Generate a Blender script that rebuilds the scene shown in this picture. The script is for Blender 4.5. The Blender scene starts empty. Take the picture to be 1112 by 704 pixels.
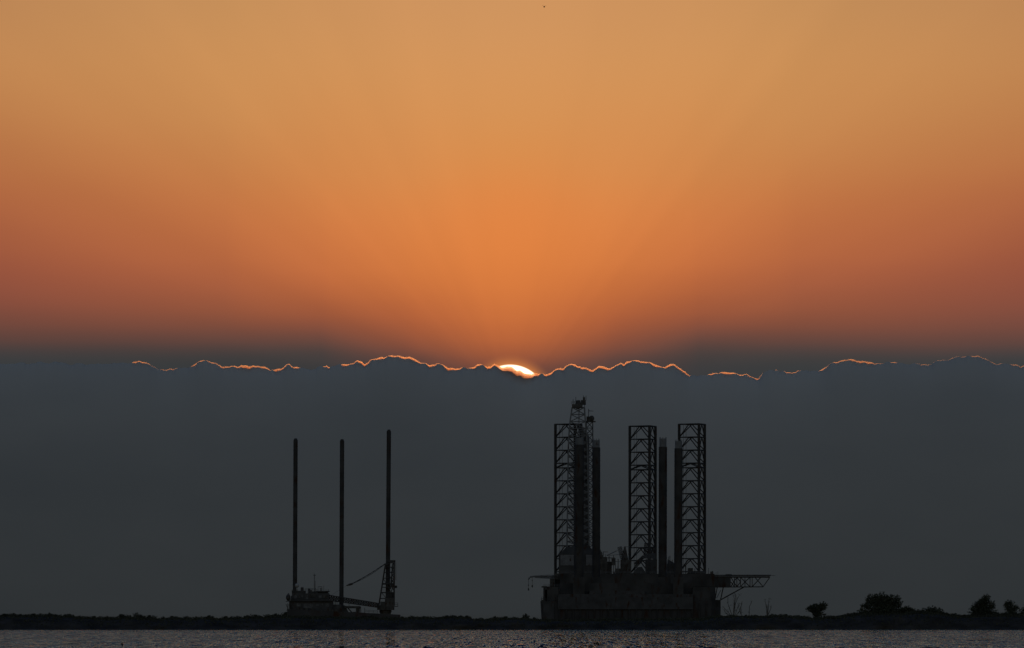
import bpy, math, random
import numpy as np
from mathutils import Vector, Matrix

random.seed(7)
rng = np.random.default_rng(7)
R = math.radians
K = 0.00012          # radians per pixel of the 1112 px wide photograph
HCAM = 3.5           # camera height above the water
HOR = 675.0          # photograph row of the horizon
CXP = 556.0

scene = bpy.context.scene
col = scene.collection

# ------------------------------------------------------------------ helpers
def srgb(c):
    out = []
    for v in c:
        v /= 255.0
        out.append(v / 12.92 if v <= 0.04045 else ((v + 0.055) / 1.055) ** 2.4)
    return out

def tag(o, label=None, cat=None, group=None, kind=None):
    if label: o['label'] = label
    if cat: o['category'] = cat
    if group: o['group'] = group
    if kind: o['kind'] = kind
    return o

def empty(name, loc):
    o = bpy.data.objects.new(name, None)
    col.objects.link(o)
    o.location = loc
    o.empty_display_size = 1
    return o

class MB:
    """Collects shapes in the local space of one thing and links them as ONE mesh object."""
    def __init__(self):
        self.v, self.f = [], []
    def quad_box(self, pts):
        n = len(self.v)
        self.v += [tuple(p) for p in pts]
        self.f += [(n, n+3, n+2, n+1), (n+4, n+5, n+6, n+7), (n, n+1, n+5, n+4),
                   (n+1, n+2, n+6, n+5), (n+2, n+3, n+7, n+6), (n+3, n, n+4, n+7)]
        return self
    def box(self, x0, x1, y0, y1, z0, z1):
        return self.quad_box([(x0, y0, z0), (x1, y0, z0), (x1, y1, z0), (x0, y1, z0),
                              (x0, y0, z1), (x1, y0, z1), (x1, y1, z1), (x0, y1, z1)])
    def bar(self, p, q, r, n=5, r2=None, caps=True):
        p, q = Vector(p), Vector(q)
        d = q - p
        if d.length < 1e-6: return self
        d.normalize()
        a = d.cross(Vector((0, 0, 1)) if abs(d.z) < .9 else Vector((1, 0, 0))).normalized()
        b = d.cross(a)
        r2 = r if r2 is None else r2
        k = len(self.v)
        for c, rr in ((p, r), (q, r2)):
            for i in range(n):
                t = 2 * math.pi * i / n
                self.v.append(tuple(c + a * (rr * math.cos(t)) + b * (rr * math.sin(t))))
        for i in range(n):
            j = (i + 1) % n
            self.f.append((k+i, k+j, k+n+j, k+n+i))
        if caps:
            self.f.append(tuple(k + i for i in reversed(range(n))))
            self.f.append(tuple(k + n + i for i in range(n)))
        return self
    def lathe(self, base, prof, n=20):
        """prof: list of (radius, z) above base"""
        bx, by, bz = base
        k = len(self.v)
        for r, z in prof:
            for i in range(n):
                t = 2 * math.pi * i / n
                self.v.append((bx + r * math.cos(t), by + r * math.sin(t), bz + z))
        m = len(prof)
        for a in range(m - 1):
            for i in range(n):
                j = (i + 1) % n
                self.f.append((k+a*n+i, k+a*n+j, k+(a+1)*n+j, k+(a+1)*n+i))
        self.f.append(tuple(k + i for i in reversed(range(n))))
        self.f.append(tuple(k + (m-1)*n + i for i in range(n)))
        return self
    def ball(self, c, rx, ry, rz, n=14, m=9):
        prof = [(max(1e-3, math.sin(math.pi*a/m)), -math.cos(math.pi*a/m)) for a in range(m+1)]
        k = len(self.v)
        self.lathe((0, 0, 0), prof, n)
        for i in range(k, len(self.v)):
            x, y, z = self.v[i]
            self.v[i] = (c[0]+x*rx, c[1]+y*ry, c[2]+z*rz)
        return self
    def rail(self, pts, h=1.1, r=.045, step=2.0):
        for p, q in zip(pts[:-1], pts[1:]):
            p, q = Vector(p), Vector(q)
            L = (q-p).length
            for hh in (h, h*.5):
                self.bar(p+Vector((0, 0, hh)), q+Vector((0, 0, hh)), r, 4)
            n = max(1, int(L/step))
            for i in range(n+1):
                c = p.lerp(q, i/n)
                self.bar(c, c+Vector((0, 0, h)), r, 4)
        return self
    def truss(self, a, b, w0, h0, w1, h1, bays, rc, rb, side=Vector((0, 1, 0))):
        """square lattice boom from a to b with end widths and heights"""
        a, b = Vector(a), Vector(b)
        d = (b-a).normalized()
        up = side.cross(d).normalized()
        if up.z < 0: up = -up
        def corner(t, sy, sz):
            return a.lerp(b, t) + side*(sy*(w0+(w1-w0)*t)/2) + up*(sz*(h0+(h1-h0)*t)/2)
        cs = [(-1, -1), (1, -1), (1, 1), (-1, 1)]
        for sy, sz in cs:
            self.bar(corner(0, sy, sz), corner(1, sy, sz), rc, 5)
        for i in range(bays):
            t0, t1 = i/bays, (i+1)/bays
            for j in range(4):
                c0, c1 = cs[j], cs[(j+1) % 4]
                self.bar(corner(t0, *c0), corner(t0, *c1), rb, 4)
                if (i+j) % 2: self.bar(corner(t0, *c0), corner(t1, *c1), rb, 4)
                else: self.bar(corner(t0, *c1), corner(t1, *c0), rb, 4)
        for j in range(4):
            self.bar(corner(1, *cs[j]), corner(1, *cs[(j+1) % 4]), rb, 4)
        return self
    def build(self, name, mat, parent=None, smooth=False):
        me = bpy.data.meshes.new(name)
        me.from_pydata(self.v, [], self.f)
        me.materials.append(mat)
        if smooth:
            me.polygons.foreach_set('use_smooth', [True]*len(me.polygons))
        me.update()
        o = bpy.data.objects.new(name, me)
        col.objects.link(o)
        if parent: o.parent = parent
        return o

def build_each(mb, name, mat, parent):
    """one object per separate piece collected in mb"""
    par = list(range(len(mb.v)))
    def root(i):
        while par[i] != i:
            par[i] = par[par[i]]; i = par[i]
        return i
    for f in mb.f:
        for i in f[1:]: par[root(i)] = root(f[0])
    groups = {}
    for f in mb.f: groups.setdefault(root(f[0]), []).append(f)
    out = []
    for fs in groups.values():
        used = sorted({i for f in fs for i in f}); ix = {v: k for k, v in enumerate(used)}
        p = MB(); p.v = [mb.v[i] for i in used]; p.f = [tuple(ix[i] for i in f) for f in fs]
        out.append(p.build(name, mat, parent))
    return out

def np_mesh(name, verts, faces, mat, parent=None, smooth=False):
    """faces: (n,3) or (n,4) int array"""
    me = bpy.data.meshes.new(name)
    verts = np.asarray(verts, np.float32); faces = np.asarray(faces, np.int32)
    n, k = faces.shape
    me.vertices.add(len(verts)); me.vertices.foreach_set('co', verts.ravel())
    me.loops.add(n*k); me.loops.foreach_set('vertex_index', faces.ravel())
    me.polygons.add(n)
    me.polygons.foreach_set('loop_start', np.arange(0, n*k, k, dtype=np.int32))
    me.polygons.foreach_set('use_smooth', np.full(n, smooth, bool))
    me.update(calc_edges=True)
    me.validate()
    me.materials.append(mat)
    o = bpy.data.objects.new(name, me)
    col.objects.link(o)
    if parent: o.parent = parent
    return o

# ------------------------------------------------------------------ materials
def nodes_of(m):
    m.use_nodes = True
    nt = m.node_tree
    nt.nodes.clear()
    return nt, nt.nodes, nt.links

def paint(name, c, rough=.65, var=.35, scale=.25, rust=0.0, spec=.25, metal=0.0):
    """weathered paint: base colour broken up by noise, optional rust patches"""
    m = bpy.data.materials.new(name)
    nt, N, L = nodes_of(m)
    out = N.new('ShaderNodeOutputMaterial'); b = N.new('ShaderNodeBsdfPrincipled')
    L.new(b.outputs[0], out.inputs[0])
    tc = N.new('ShaderNodeTexCoord')
    nz = N.new('ShaderNodeTexNoise'); nz.inputs['Scale'].default_value = scale; nz.inputs['Detail'].default_value = 6
    L.new(tc.outputs['Object'], nz.inputs['Vector'])
    r = N.new('ShaderNodeValToRGB')
    r.color_ramp.elements[0].position = .3; r.color_ramp.elements[1].position = .7
    r.color_ramp.elements[0].color = [v*(1-var) for v in c]+[1]
    r.color_ramp.elements[1].color = [min(1, v*(1+var)) for v in c]+[1]
    L.new(nz.outputs[0], r.inputs[0])
    colout = r.outputs[0]
    if rust > 0:
        n2 = N.new('ShaderNodeTexNoise'); n2.inputs['Scale'].default_value = scale*2.3; n2.inputs['Detail'].default_value = 8
        mp = N.new('ShaderNodeMapping'); mp.inputs['Scale'].default_value = (1, 1, .35)
        L.new(tc.outputs['Object'], mp.inputs[0]); L.new(mp.outputs[0], n2.inputs['Vector'])
        r2 = N.new('ShaderNodeValToRGB')
        r2.color_ramp.elements[0].position = .62-rust*.2; r2.color_ramp.elements[1].position = .7
        L.new(n2.outputs[0], r2.inputs[0])
        mx = N.new('ShaderNodeMix'); mx.data_type = 'RGBA'
        L.new(r2.outputs[0], mx.inputs[0]); L.new(colout, mx.inputs[6])
        mx.inputs[7].default_value = (.055, .025, .014, 1)
        colout = mx.outputs[2]
    L.new(colout, b.inputs['Base Color'])
    b.inputs['Roughness'].default_value = rough
    b.inputs['Specular IOR Level'].default_value = spec
    b.inputs['Metallic'].default_value = metal
    return m

M = {}
M['leg'] = paint('dark_leg_steel', (.064, .063, .064), .7, .3, .2, .4, .15)
M['hull'] = paint('hull_paint', (.066, .066, .07), .7, .3, .12, .5, .15)
M['upper'] = paint('dark_upperworks_paint', (.075, .075, .077), .7, .35, .15, .3, .15)
M['house'] = paint('grey_house_paint', (.082, .084, .09), .7, .25, .3, .25, .15)
M['panel'] = paint('grey_windwall_paint', (.22, .225, .24), .7, .2, .5, .15, .15)
M['wall'] = paint('pale_wall_paint', (.135, .14, .15), .7, .35, .9, .3, .15)
M['cap'] = paint('pale_leg_cap_paint', (.21, .22, .235), .7, .15, .5, .1, .15)
M['derrick'] = paint('galvanised_lattice', (.2, .205, .215), .6, .2, .5, .1, .2)
M['machine'] = paint('machinery_paint', (.09, .088, .085), .7, .4, .6, .4, .15)
M['radome'] = paint('radome_white', (.42, .42, .42), .6, .05, 1, 0, .2)
M['cable'] = paint('wire_rope', (.05, .05, .05), .6, .2, 2, 0, .2)
M['glass'] = paint('dark_window_glass', (.02, .022, .025), .2, .1, 1, 0, .4)
M['bark'] = paint('bark', (.06, .05, .042), .9, .3, 1.5, 0, .05)
M['soil'] = paint('marsh_soil', (.062, .058, .055), .95, .4, .15, 0, .05)
M['wood'] = paint('wet_weathered_wood', (.05, .045, .04), .7, .3, 3, 0, .2)
M['shell'] = paint('wet_oyster_reef', (.05, .048, .045), .7, .5, 4, 0, .2)
M['feather'] = paint('dark_feathers', (.03, .028, .026), .8, .2, 10, 0, .1)

def leafmat(name, c):
    m = bpy.data.materials.new(name)
    nt, N, L = nodes_of(m)
    out = N.new('ShaderNodeOutputMaterial'); b = N.new('ShaderNodeBsdfPrincipled')
    oi = N.new('ShaderNodeNewGeometry')
    r = N.new('ShaderNodeValToRGB')
    r.color_ramp.elements[0].color = [v*.55 for v in c]+[1]
    r.color_ramp.elements[1].color = [v*1.5 for v in c]+[1]
    L.new(oi.outputs['Random Per Island'], r.inputs[0])
    L.new(r.outputs[0], b.inputs['Base Color'])
    b.inputs['Roughness'].default_value = .75
    b.inputs['Specular IOR Level'].default_value = .15
    L.new(b.outputs[0], out.inputs[0])
    return m
M['leaf'] = leafmat('scrub_leaf', (.058, .063, .047))
M['leaf_b'] = leafmat('tree_leaf', (.058, .068, .045))
M['reed'] = leafmat('dry_reed', (.09, .078, .05))

# ------------------------------------------------------------------ camera
cam = bpy.data.cameras.new('camera')
cam.sensor_width = 36
cam.sensor_fit = 'HORIZONTAL'
cam.lens = 36 / (1112*K)
cam.shift_y = (HOR-352)/1112
cam.clip_start = 1; cam.clip_end = 200000
camo = bpy.data.objects.new('camera', cam)
camo.location = (0, 0, HCAM); camo.rotation_euler = (R(90), 0, 0)
col.objects.link(camo); scene.camera = camo

# ------------------------------------------------------------------ world: dusk sky, sun behind the cloud bank
SUN_PX = (554.0, 437.0)
sun_az = (SUN_PX[0]-CXP)*K
sun_el = (HOR-SUN_PX[1])*K

def build_world():
    w = bpy.data.worlds.new('World'); scene.world = w
    w.use_nodes = True
    nt = w.node_tree; N = nt.nodes; L = nt.links; N.clear()
    out = N.new('ShaderNodeOutputWorld'); bg = N.new('ShaderNodeBackground')
    L.new(bg.outputs[0], out.inputs[0])
    tc = N.new('ShaderNodeTexCoord'); sx = N.new('ShaderNodeSeparateXYZ')
    L.new(tc.outputs['Generated'], sx.inputs[0])
    def math_(op, a, b=None, c=None, clamp=False):
        n = N.new('ShaderNodeMath'); n.operation = op; n.use_clamp = clamp
        for i, v in enumerate((a, b, c)):
            if v is None: continue
            if isinstance(v, (int, float)): n.inputs[i].default_value = v
            else: L.new(v, n.inputs[i])
        return n.outputs[0]
    def smooth(v, a, b):
        n = N.new('ShaderNodeMapRange'); n.interpolation_type = 'SMOOTHSTEP'
        L.new(v, n.inputs[0]); n.inputs[1].default_value = a; n.inputs[2].default_value = b
        return n.outputs[0]
    def lin(v, a, b):
        n = N.new('ShaderNodeMapRange'); n.interpolation_type = 'LINEAR'; n.clamp = True
        L.new(v, n.inputs[0]); n.inputs[1].default_value = a; n.inputs[2].default_value = b
        return n.outputs[0]
    def mix(f, a, b, mode='MIX'):
        n = N.new('ShaderNodeMix'); n.data_type = 'RGBA'; n.blend_type = mode
        if isinstance(f, (int, float)): n.inputs[0].default_value = f
        else: L.new(f, n.inputs[0])
        for i, v in ((6, a), (7, b)):
            if isinstance(v, (tuple, list)): n.inputs[i].default_value = v
            else: L.new(v, n.inputs[i])
        return n.outputs[2]
    az = math_('ARCTAN2', sx.outputs[0], sx.outputs[1])
    el = math_('ARCSINE', sx.outputs[2])
    daz = math_('SUBTRACT', az, sun_az)
    eld = math_('DIVIDE', el, 1.0)
    # slow wisps make the bands of colour uneven
    nz = N.new('ShaderNodeTexNoise'); nz.inputs['Scale'].default_value = 14; nz.inputs['Detail'].default_value = 3
    mp = N.new('ShaderNodeMapping'); mp.inputs['Scale'].default_value = (1, 1, 5)
    L.new(tc.outputs['Generated'], mp.inputs[0]); L.new(mp.outputs[0], nz.inputs['Vector'])
    wis = math_('MULTIPLY', math_('SUBTRACT', nz.outputs[0], .5), 20*K)
    ele = math_('ADD', el, wis)
    t = math_('DIVIDE', ele, 700*K)
    def ramp(stops):
        n = N.new('ShaderNodeValToRGB'); cr = n.color_ramp; cr.interpolation = 'B_SPLINE'
        stops = sorted(((675-y)/700.0, c) for y, c in stops)
        cr.elements[0].position = stops[0][0]; cr.elements[0].color = srgb(stops[0][1])+[1]
        cr.elements[1].position = stops[-1][0]; cr.elements[1].color = srgb(stops[-1][1])+[1]
        for p, c in stops[1:-1]:
            e = cr.elements.new(p); e.color = srgb(c)+[1]
        L.new(t, n.inputs[0])
        return n.outputs[0]
    r0 = ramp([(-10, (204, 148, 96)), (60, (213, 150, 92)), (120, (214, 147, 86)), (170, (217, 142, 78)), (220, (224, 134, 70)),
               (270, (225, 131, 66)), (310, (216, 123, 63)), (345, (202, 112, 60)), (370, (184, 100, 58)), (385, (158, 88, 58)),
               (397, (128, 76, 60)), (420, (70, 62, 60))])
    r1 = ramp([(-10, (204, 147, 95)), (60, (211, 149, 91)), (120, (213, 146, 86)), (190, (216, 139, 77)), (240, (221, 132, 70)),
               (290, (212, 122, 64)), (320, (196, 109, 60)), (345, (178, 97, 59)), (362, (160, 88, 58)), (378, (130, 77, 60)),
               (390, (92, 67, 61)), (412, (60, 59, 60))])
    r15 = ramp([(-10, (201, 145, 93)), (60, (209, 148, 90)), (120, (209, 143, 84)), (190, (209, 134, 75)), (240, (211, 125, 69)),
               (290, (199, 112, 64)), (320, (177, 98, 60)), (342, (154, 86, 59)), (357, (129, 77, 60)), (371, (100, 70, 62)),
               (384, (71, 64, 62)), (402, (57, 58, 60))])
    r2 = ramp([(-10, (196, 143, 91)), (60, (206, 146, 88)), (130, (203, 140, 83)), (180, (200, 130, 75)), (230, (196, 116, 67)),
               (280, (184, 104, 64)), (310, (166, 93, 62)), (335, (149, 85, 60)), (355, (125, 76, 60)), (372, (93, 68, 62)),
               (384, (67, 63, 62)), (396, (58, 60, 61)), (410, (55, 58, 60))])
    r3 = ramp([(-10, (187, 134, 87)), (60, (195, 137, 84)), (120, (190, 128, 77)), (180, (182, 112, 68)), (220, (172, 100, 64)),
               (270, (158, 88, 62)), (300, (148, 82, 62)), (330, (136, 78, 62)), (355, (115, 73, 62)), (372, (90, 67, 62)),
               (383, (67, 63, 63)), (394, (57, 60, 62)), (410, (54, 58, 60))])
    ax = math_('ABSOLUTE', daz)
    s = mix(smooth(ax, 0, 125*K), r0, r1)
    s = mix(lin(ax, 100*K, 205*K), s, r15)
    s = mix(lin(ax, 195*K, 310*K), s, r2)
    s = mix(lin(ax, 290*K, 570*K), s, r3)
    # soft shafts fanning out from the hidden sun
    ang = math_('ARCTAN2', math_('SUBTRACT', el, sun_el), daz)
    ray = N.new('ShaderNodeTexNoise'); ray.noise_dimensions = '1D'; ray.inputs['Scale'].default_value = 4.2; ray.inputs['Detail'].default_value = 2
    L.new(ang, ray.inputs['W'])
    rs = math_('ADD', math_('MULTIPLY', math_('MULTIPLY', math_('SUBTRACT', ray.outputs[0], .5), .18), math_('POWER', math_('ABSOLUTE', math_('COSINE', ang)), .8)), 1.0)
    s = mix(1.0, s, rs, 'MULTIPLY')
    # aureole close to the disc
    dx = math_('POWER', daz, 2); dy = math_('POWER', math_('SUBTRACT', el, sun_el), 2)
    dist = math_('SQRT', math_('ADD', dx, dy))
    halo = math_('POWER', math_('SUBTRACT', 1.0, lin(dist, 39*K, 54*K)), 2.0)
    s = mix(halo, s, (.68, .22, .055, 1))
    disc = math_('SUBTRACT', 1.0, smooth(dist, 38.5*K, 41.5*K))
    s = mix(disc, s, (3.2, 2.9, 2.0, 1))
    # high and behind: clear dusk sky
    sky = N.new('ShaderNodeTexSky'); sky.sky_type = 'NISHITA'; sky.sun_disc = False
    sky.sun_elevation = sun_el; sky.sun_rotation = sun_az
    sky.air_density = 1.0; sky.dust_density = 1.5; sky.ozone_density = 1.0
    dusk = mix(1.0, sky.outputs[0], (DUSK*1.0, DUSK*.985, DUSK*1.12, 1), 'MULTIPLY')
    # the sky above the afterglow is a dim blue grey; the open sky behind the viewer is brighter
    fwd = math_('SUBTRACT', 1.0, smooth(ax, 50*math.pi/180, 125*math.pi/180))
    dusk = mix(1.0, dusk, mix(fwd, (1, 1, 1, 1), FWD), 'MULTIPLY')
    f_el = math_('SUBTRACT', 1.0, smooth(el, 4.75*math.pi/180, TOPFADE*math.pi/180))
    f_az = math_('SUBTRACT', 1.0, smooth(ax, 5*math.pi/180, 40*math.pi/180))
    fin = mix(math_('MULTIPLY', f_el, f_az), dusk, s)
    L.new(fin, bg.inputs['Color'])
    bg.inputs['Strength'].default_value = 1.0
DUSK = .145
FWD = (.08, .235, .64, 1)
TOPFADE = 5.7
build_world()

sl = bpy.data.lights.new('sun', 'SUN')
sl.energy = .034; sl.angle = R(.53); sl.color = (1.0, .36, .10)
so = bpy.data.objects.new('sun', sl)
sd = Vector((math.sin(sun_az)*math.cos(sun_el), math.cos(sun_az)*math.cos(sun_el), math.sin(sun_el)))
so.rotation_euler = (-sd).to_track_quat('-Z', 'Y').to_euler()
so.location = (0, 0, 200)
col.objects.link(so)

# ------------------------------------------------------------------ cloud bank
def build_cloud():
    DC = 40000.0; S = K*DC
    top = [(-420, 398), (-300, 392), (-200, 397), (-100, 391), (-40, 393), (0, 398), (60, 396), (110, 399), (143.5, 394), (152, 393), (161, 396), (171, 401.6), (182, 400.5), (194, 399),
           (203, 401), (212.8, 396), (220, 391.5), (228, 394), (236.7, 397), (249, 396.6), (258, 398.5), (262, 396), (270.7, 397.3), (280, 398),
           (289, 400), (297.6, 402.7), (306, 400), (314, 396.6), (320, 398.4), (326.6, 400), (336, 402), (347, 400.5), (355.5, 397.9), (363, 398.5), (372, 395.8),
           (380, 394.5), (388.3, 391.5), (395.8, 395.3), (405, 391.5), (417.2, 387.8), (425, 386.3), (433.6, 385.8), (443.7, 387.3), (453.7, 393.3),
           (460, 395.2), (466.3, 397.3), (472.6, 396.6), (481.4, 397.3), (488, 400.3), (494, 402), (502.9, 399), (508, 399), (516.7, 396.6), (523, 395.8),
           (529.3, 398.5), (536.9, 394.8), (542, 397.7), (546, 398.9), (550.6, 397.6), (556, 398), (561, 402.2), (565, 401.8), (569.5, 405.2), (576.7, 406.2), (580.4, 405.4), (589, 406), (598, 405.4),
           (603, 401.6), (610.7, 399), (617, 397), (623, 395.8), (633.3, 399.6), (643.4, 403.4), (649.7, 398.4), (662.3, 399.6), (670, 396.5), (678.7, 393.6),
           (687, 393), (696.3, 392.3), (708.9, 394.8), (719, 399), (729, 396.6), (734, 398), (739, 400.9), (744, 403.4), (747.9, 409), (757, 411), (769.3, 407.4),
           (775, 405), (781.9, 403.4), (789, 404), (796.4, 405), (804, 408), (810, 406.7), (815, 409), (822, 411), (829, 406.7), (842.7, 401.4), (854.6, 404.6),
           (866.6, 404), (880, 405), (892, 403.7), (898, 399), (905.4, 395.4), (914, 392), (923.3, 389.7), (934, 391.5), (945.7, 394.8), (957, 394), (971, 394),
           (987, 396), (1004, 395.7), (1016, 394), (1027.8, 391.8), (1038, 389), (1048.7, 387.3), (1060.7, 388.2), (1070, 391), (1078.6, 394.2), (1084.6, 397),
           (1093.5, 396), (1108, 397.5), (1160, 394), (1230, 398), (1320, 391), (1420, 396), (1540, 397)]
    th = [(-420, -2), (120, -2), (138, -.6), (144, 1.3), (158, 1.1), (164, -.2), (168, .1), (176, .6), (192, .7), (198, -.5), (207, .2), (213, 1.4), (227, 1.5), (233, .6), (250, 1.6), (270, 2.0), (310, 1.8),
          (322, 1.3), (330, -.7), (349, -.7), (353, 1.3), (357, 1.3), (360, -1), (369, -1), (373, 1.5), (400, 1.3), (440, 1.5), (455, 1.5), (490, 1.4), (499, 1.2), (503, 0), (506, .1), (510, 1.4), (535, 1.6),
          (537, 1.5), (542, 2.6), (546, 4.2), (552, 5.6), (560, 6.2), (568, 6), (575, 5), (580, 3.4), (586, 1.5), (590, 1.4), (640, 1.4), (700, 1.4), (730, 1.7), (745, 2.4), (747, 1.3), (752, -.8), (765, -.8), (771, 1.2), (796, 1.4), (800, .5), (812, 1.9), (822, 1.4),
          (828, .2), (845, .6), (866, .5), (874, -.8), (886, -.8), (893, 1.1), (925, 1.4), (943, 1.2), (952, .3), (970, .5), (985, 0), (1004, .1), (1030, .5), (1070, .4), (1082, .8), (1100, .7), (1120, .2), (1160, -1), (1540, -2)]
    xs = np.arange(-420, 1540, .6)
    ty = np.interp(xs, [p[0] for p in top], [p[1] for p in top])
    tt = np.interp(xs, [p[0] for p in th], [p[1] for p in th])
    # ragged edge
    r = np.random.default_rng(3)
    rag = np.zeros_like(xs)
    for per, amp in ((23, .5), (11, .5), (6, .55), (3.2, .5)):
        k = np.arange(-420, 1560, per)
        rag += np.interp(xs, k, r.normal(0, 1, len(k))) * amp
    keep = 1-np.clip(1-np.abs(xs-561)/27, 0, .25)*4
    ty = ty + rag*.6*keep
    bump = np.zeros_like(xs)
    for _ in range(520):      # small cauliflower heads along the edge
        c = r.uniform(-420, 1540); w = r.uniform(1.6, 6.5)
        u = np.clip(1-((xs-c)/w)**2, 0, None)
        bump = np.maximum(bump, np.sqrt(u)*w*r.uniform(.2, .42))
    ty = ty - (bump - .9)*keep
    t0_ = tt.copy()
    tt = np.where(tt > 0, 1.2*tt*np.clip(.80+.34*np.interp(xs, np.arange(-420, 1560, 4.5), r.normal(0, 1, 500)[:len(np.arange(-420, 1560, 4.5))]), .12, 1.5), tt)
    tt = tt + .3*np.interp(xs, np.arange(-420, 1560, 8), r.normal(0, 1, 248)[:len(np.arange(-420, 1560, 8))])
    tt = tt*keep + t0_*(1-keep)
    def body(zt, a, nm, mat, parent, cut):
        """elliptic cross section as tall as the cloud; cut > 0 keeps only the cap above that depth (m)"""
        n = len(xs); low = -60.0
        ker = np.hanning(75); ker /= ker.sum()
        zs = np.convolve(np.pad(zt0, 37, mode='edge'), ker, mode='valid')
        ref = zs - low
        if cut: q0 = math.asin(1-cut/1400.0)
        else: q0 = 0.0
        qs = np.linspace(q0, math.pi-q0, 61)
        th_ = zt - zt0
        # the fringe thins out down the flanks and dives into the body
        sh = (lambda dep: np.where(th_ > 0, th_*(1-dep/(22.0+1.3*np.abs(th_))), th_-dep*.06)) if cut else (lambda dep: 0.0)
        # crowd the samples towards the crest
        qs = math.pi/2 + np.sign(qs-math.pi/2)*(np.abs(qs-math.pi/2)/(math.pi/2-q0))**1.5*(math.pi/2-q0)
        m = len(qs)
        V = np.zeros((n, m, 3))
        for j, q in enumerate(qs):
            yy = DC - a*math.cos(q); dep = ref*(1-math.sin(q)); zz = zs - dep + (zt0-zs)*np.exp(-dep/34.0) + sh(dep)
            V[:, j, 1] = yy; V[:, j, 2] = zz
            V[:, j, 0] = (xs-CXP)*S*yy/DC
        idx = np.arange(n*m).reshape(n, m)
        F = np.stack([idx[:-1, :-1], idx[1:, :-1], idx[1:, 1:], idx[:-1, 1:]], -1).reshape(-1, 4)
        Fb = np.stack([idx[:-1, -1], idx[1:, -1], idx[1:, 0], idx[:-1, 0]], -1)
        o = np_mesh(nm, V.reshape(-1, 3), np.concatenate([F, Fb]), mat, parent, smooth=True)
        me = o.data
        # close the two ends
        import bmesh
        bm = bmesh.new(); bm.from_mesh(me); bm.verts.ensure_lookup_table()
        bm.faces.new([bm.verts[i] for i in reversed(idx[0])]); bm.faces.new([bm.verts[i] for i in idx[-1]])
        bmesh.ops.recalc_face_normals(bm, faces=bm.faces)
        bm.to_mesh(me); bm.free()
        return o
    mc = bpy.data.materials.new('dense_cloud')
    nt, N, L = nodes_of(mc)
    out = N.new('ShaderNodeOutputMaterial'); d = N.new('ShaderNodeBsdfDiffuse')
    d.inputs[1].default_value = 1
    tc = N.new('ShaderNodeTexCoord'); nz = N.new('ShaderNodeTexNoise'); nz.inputs['Scale'].default_value = .0016; nz.inputs['Detail'].default_value = 5
    mp = N.new('ShaderNodeMapping'); mp.inputs['Scale'].default_value = (.55, .2, 1.3)
    L.new(tc.outputs['Object'], mp.inputs[0]); L.new(mp.outputs[0], nz.inputs['Vector'])
    cr = N.new('ShaderNodeValToRGB'); cr.color_ramp.elements[0].position = .25; cr.color_ramp.elements[1].position = .75
    cr.color_ramp.elements[0].color = (.53, .55, .58, 1); cr.color_ramp.elements[1].color = (.61, .62, .64, 1)
    L.new(nz.outputs[0], cr.inputs[0]); L.new(cr.outputs[0], d.inputs[0])
    L.new(d.outputs[0], out.inputs[0])
    mv = bpy.data.materials.new('thin_cloud_edge')
    nt, N, L = nodes_of(mv)
    out = N.new('ShaderNodeOutputMaterial'); v = N.new('ShaderNodeVolumePrincipled')
    v.inputs['Color'].default_value = (.72, .72, .72, 1)
    v.inputs['Absorption Color'].default_value = (1, .2, 0, 1)
    v.inputs['Density'].default_value = .0155
    v.inputs['Anisotropy'].default_value = .945
    L.new(v.outputs[0], out.inputs['Volume'])
    try: mv.cycles.homogeneous_volume = True
    except Exception: pass
    zt = HCAM + (HOR-ty)*S
    root = empty('clouds', (0, 0, 0))
    tag(root, 'long dark grey cloud bank with a glowing orange upper edge hiding the setting sun', 'cloud', kind='stuff')
    zt0 = zt - tt*S
    body(zt0, 900, 'cloud_body', mc, root, 0)
    body(zt, 900, 'cloud_fringe', mv, root, 320)
build_cloud()

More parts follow.
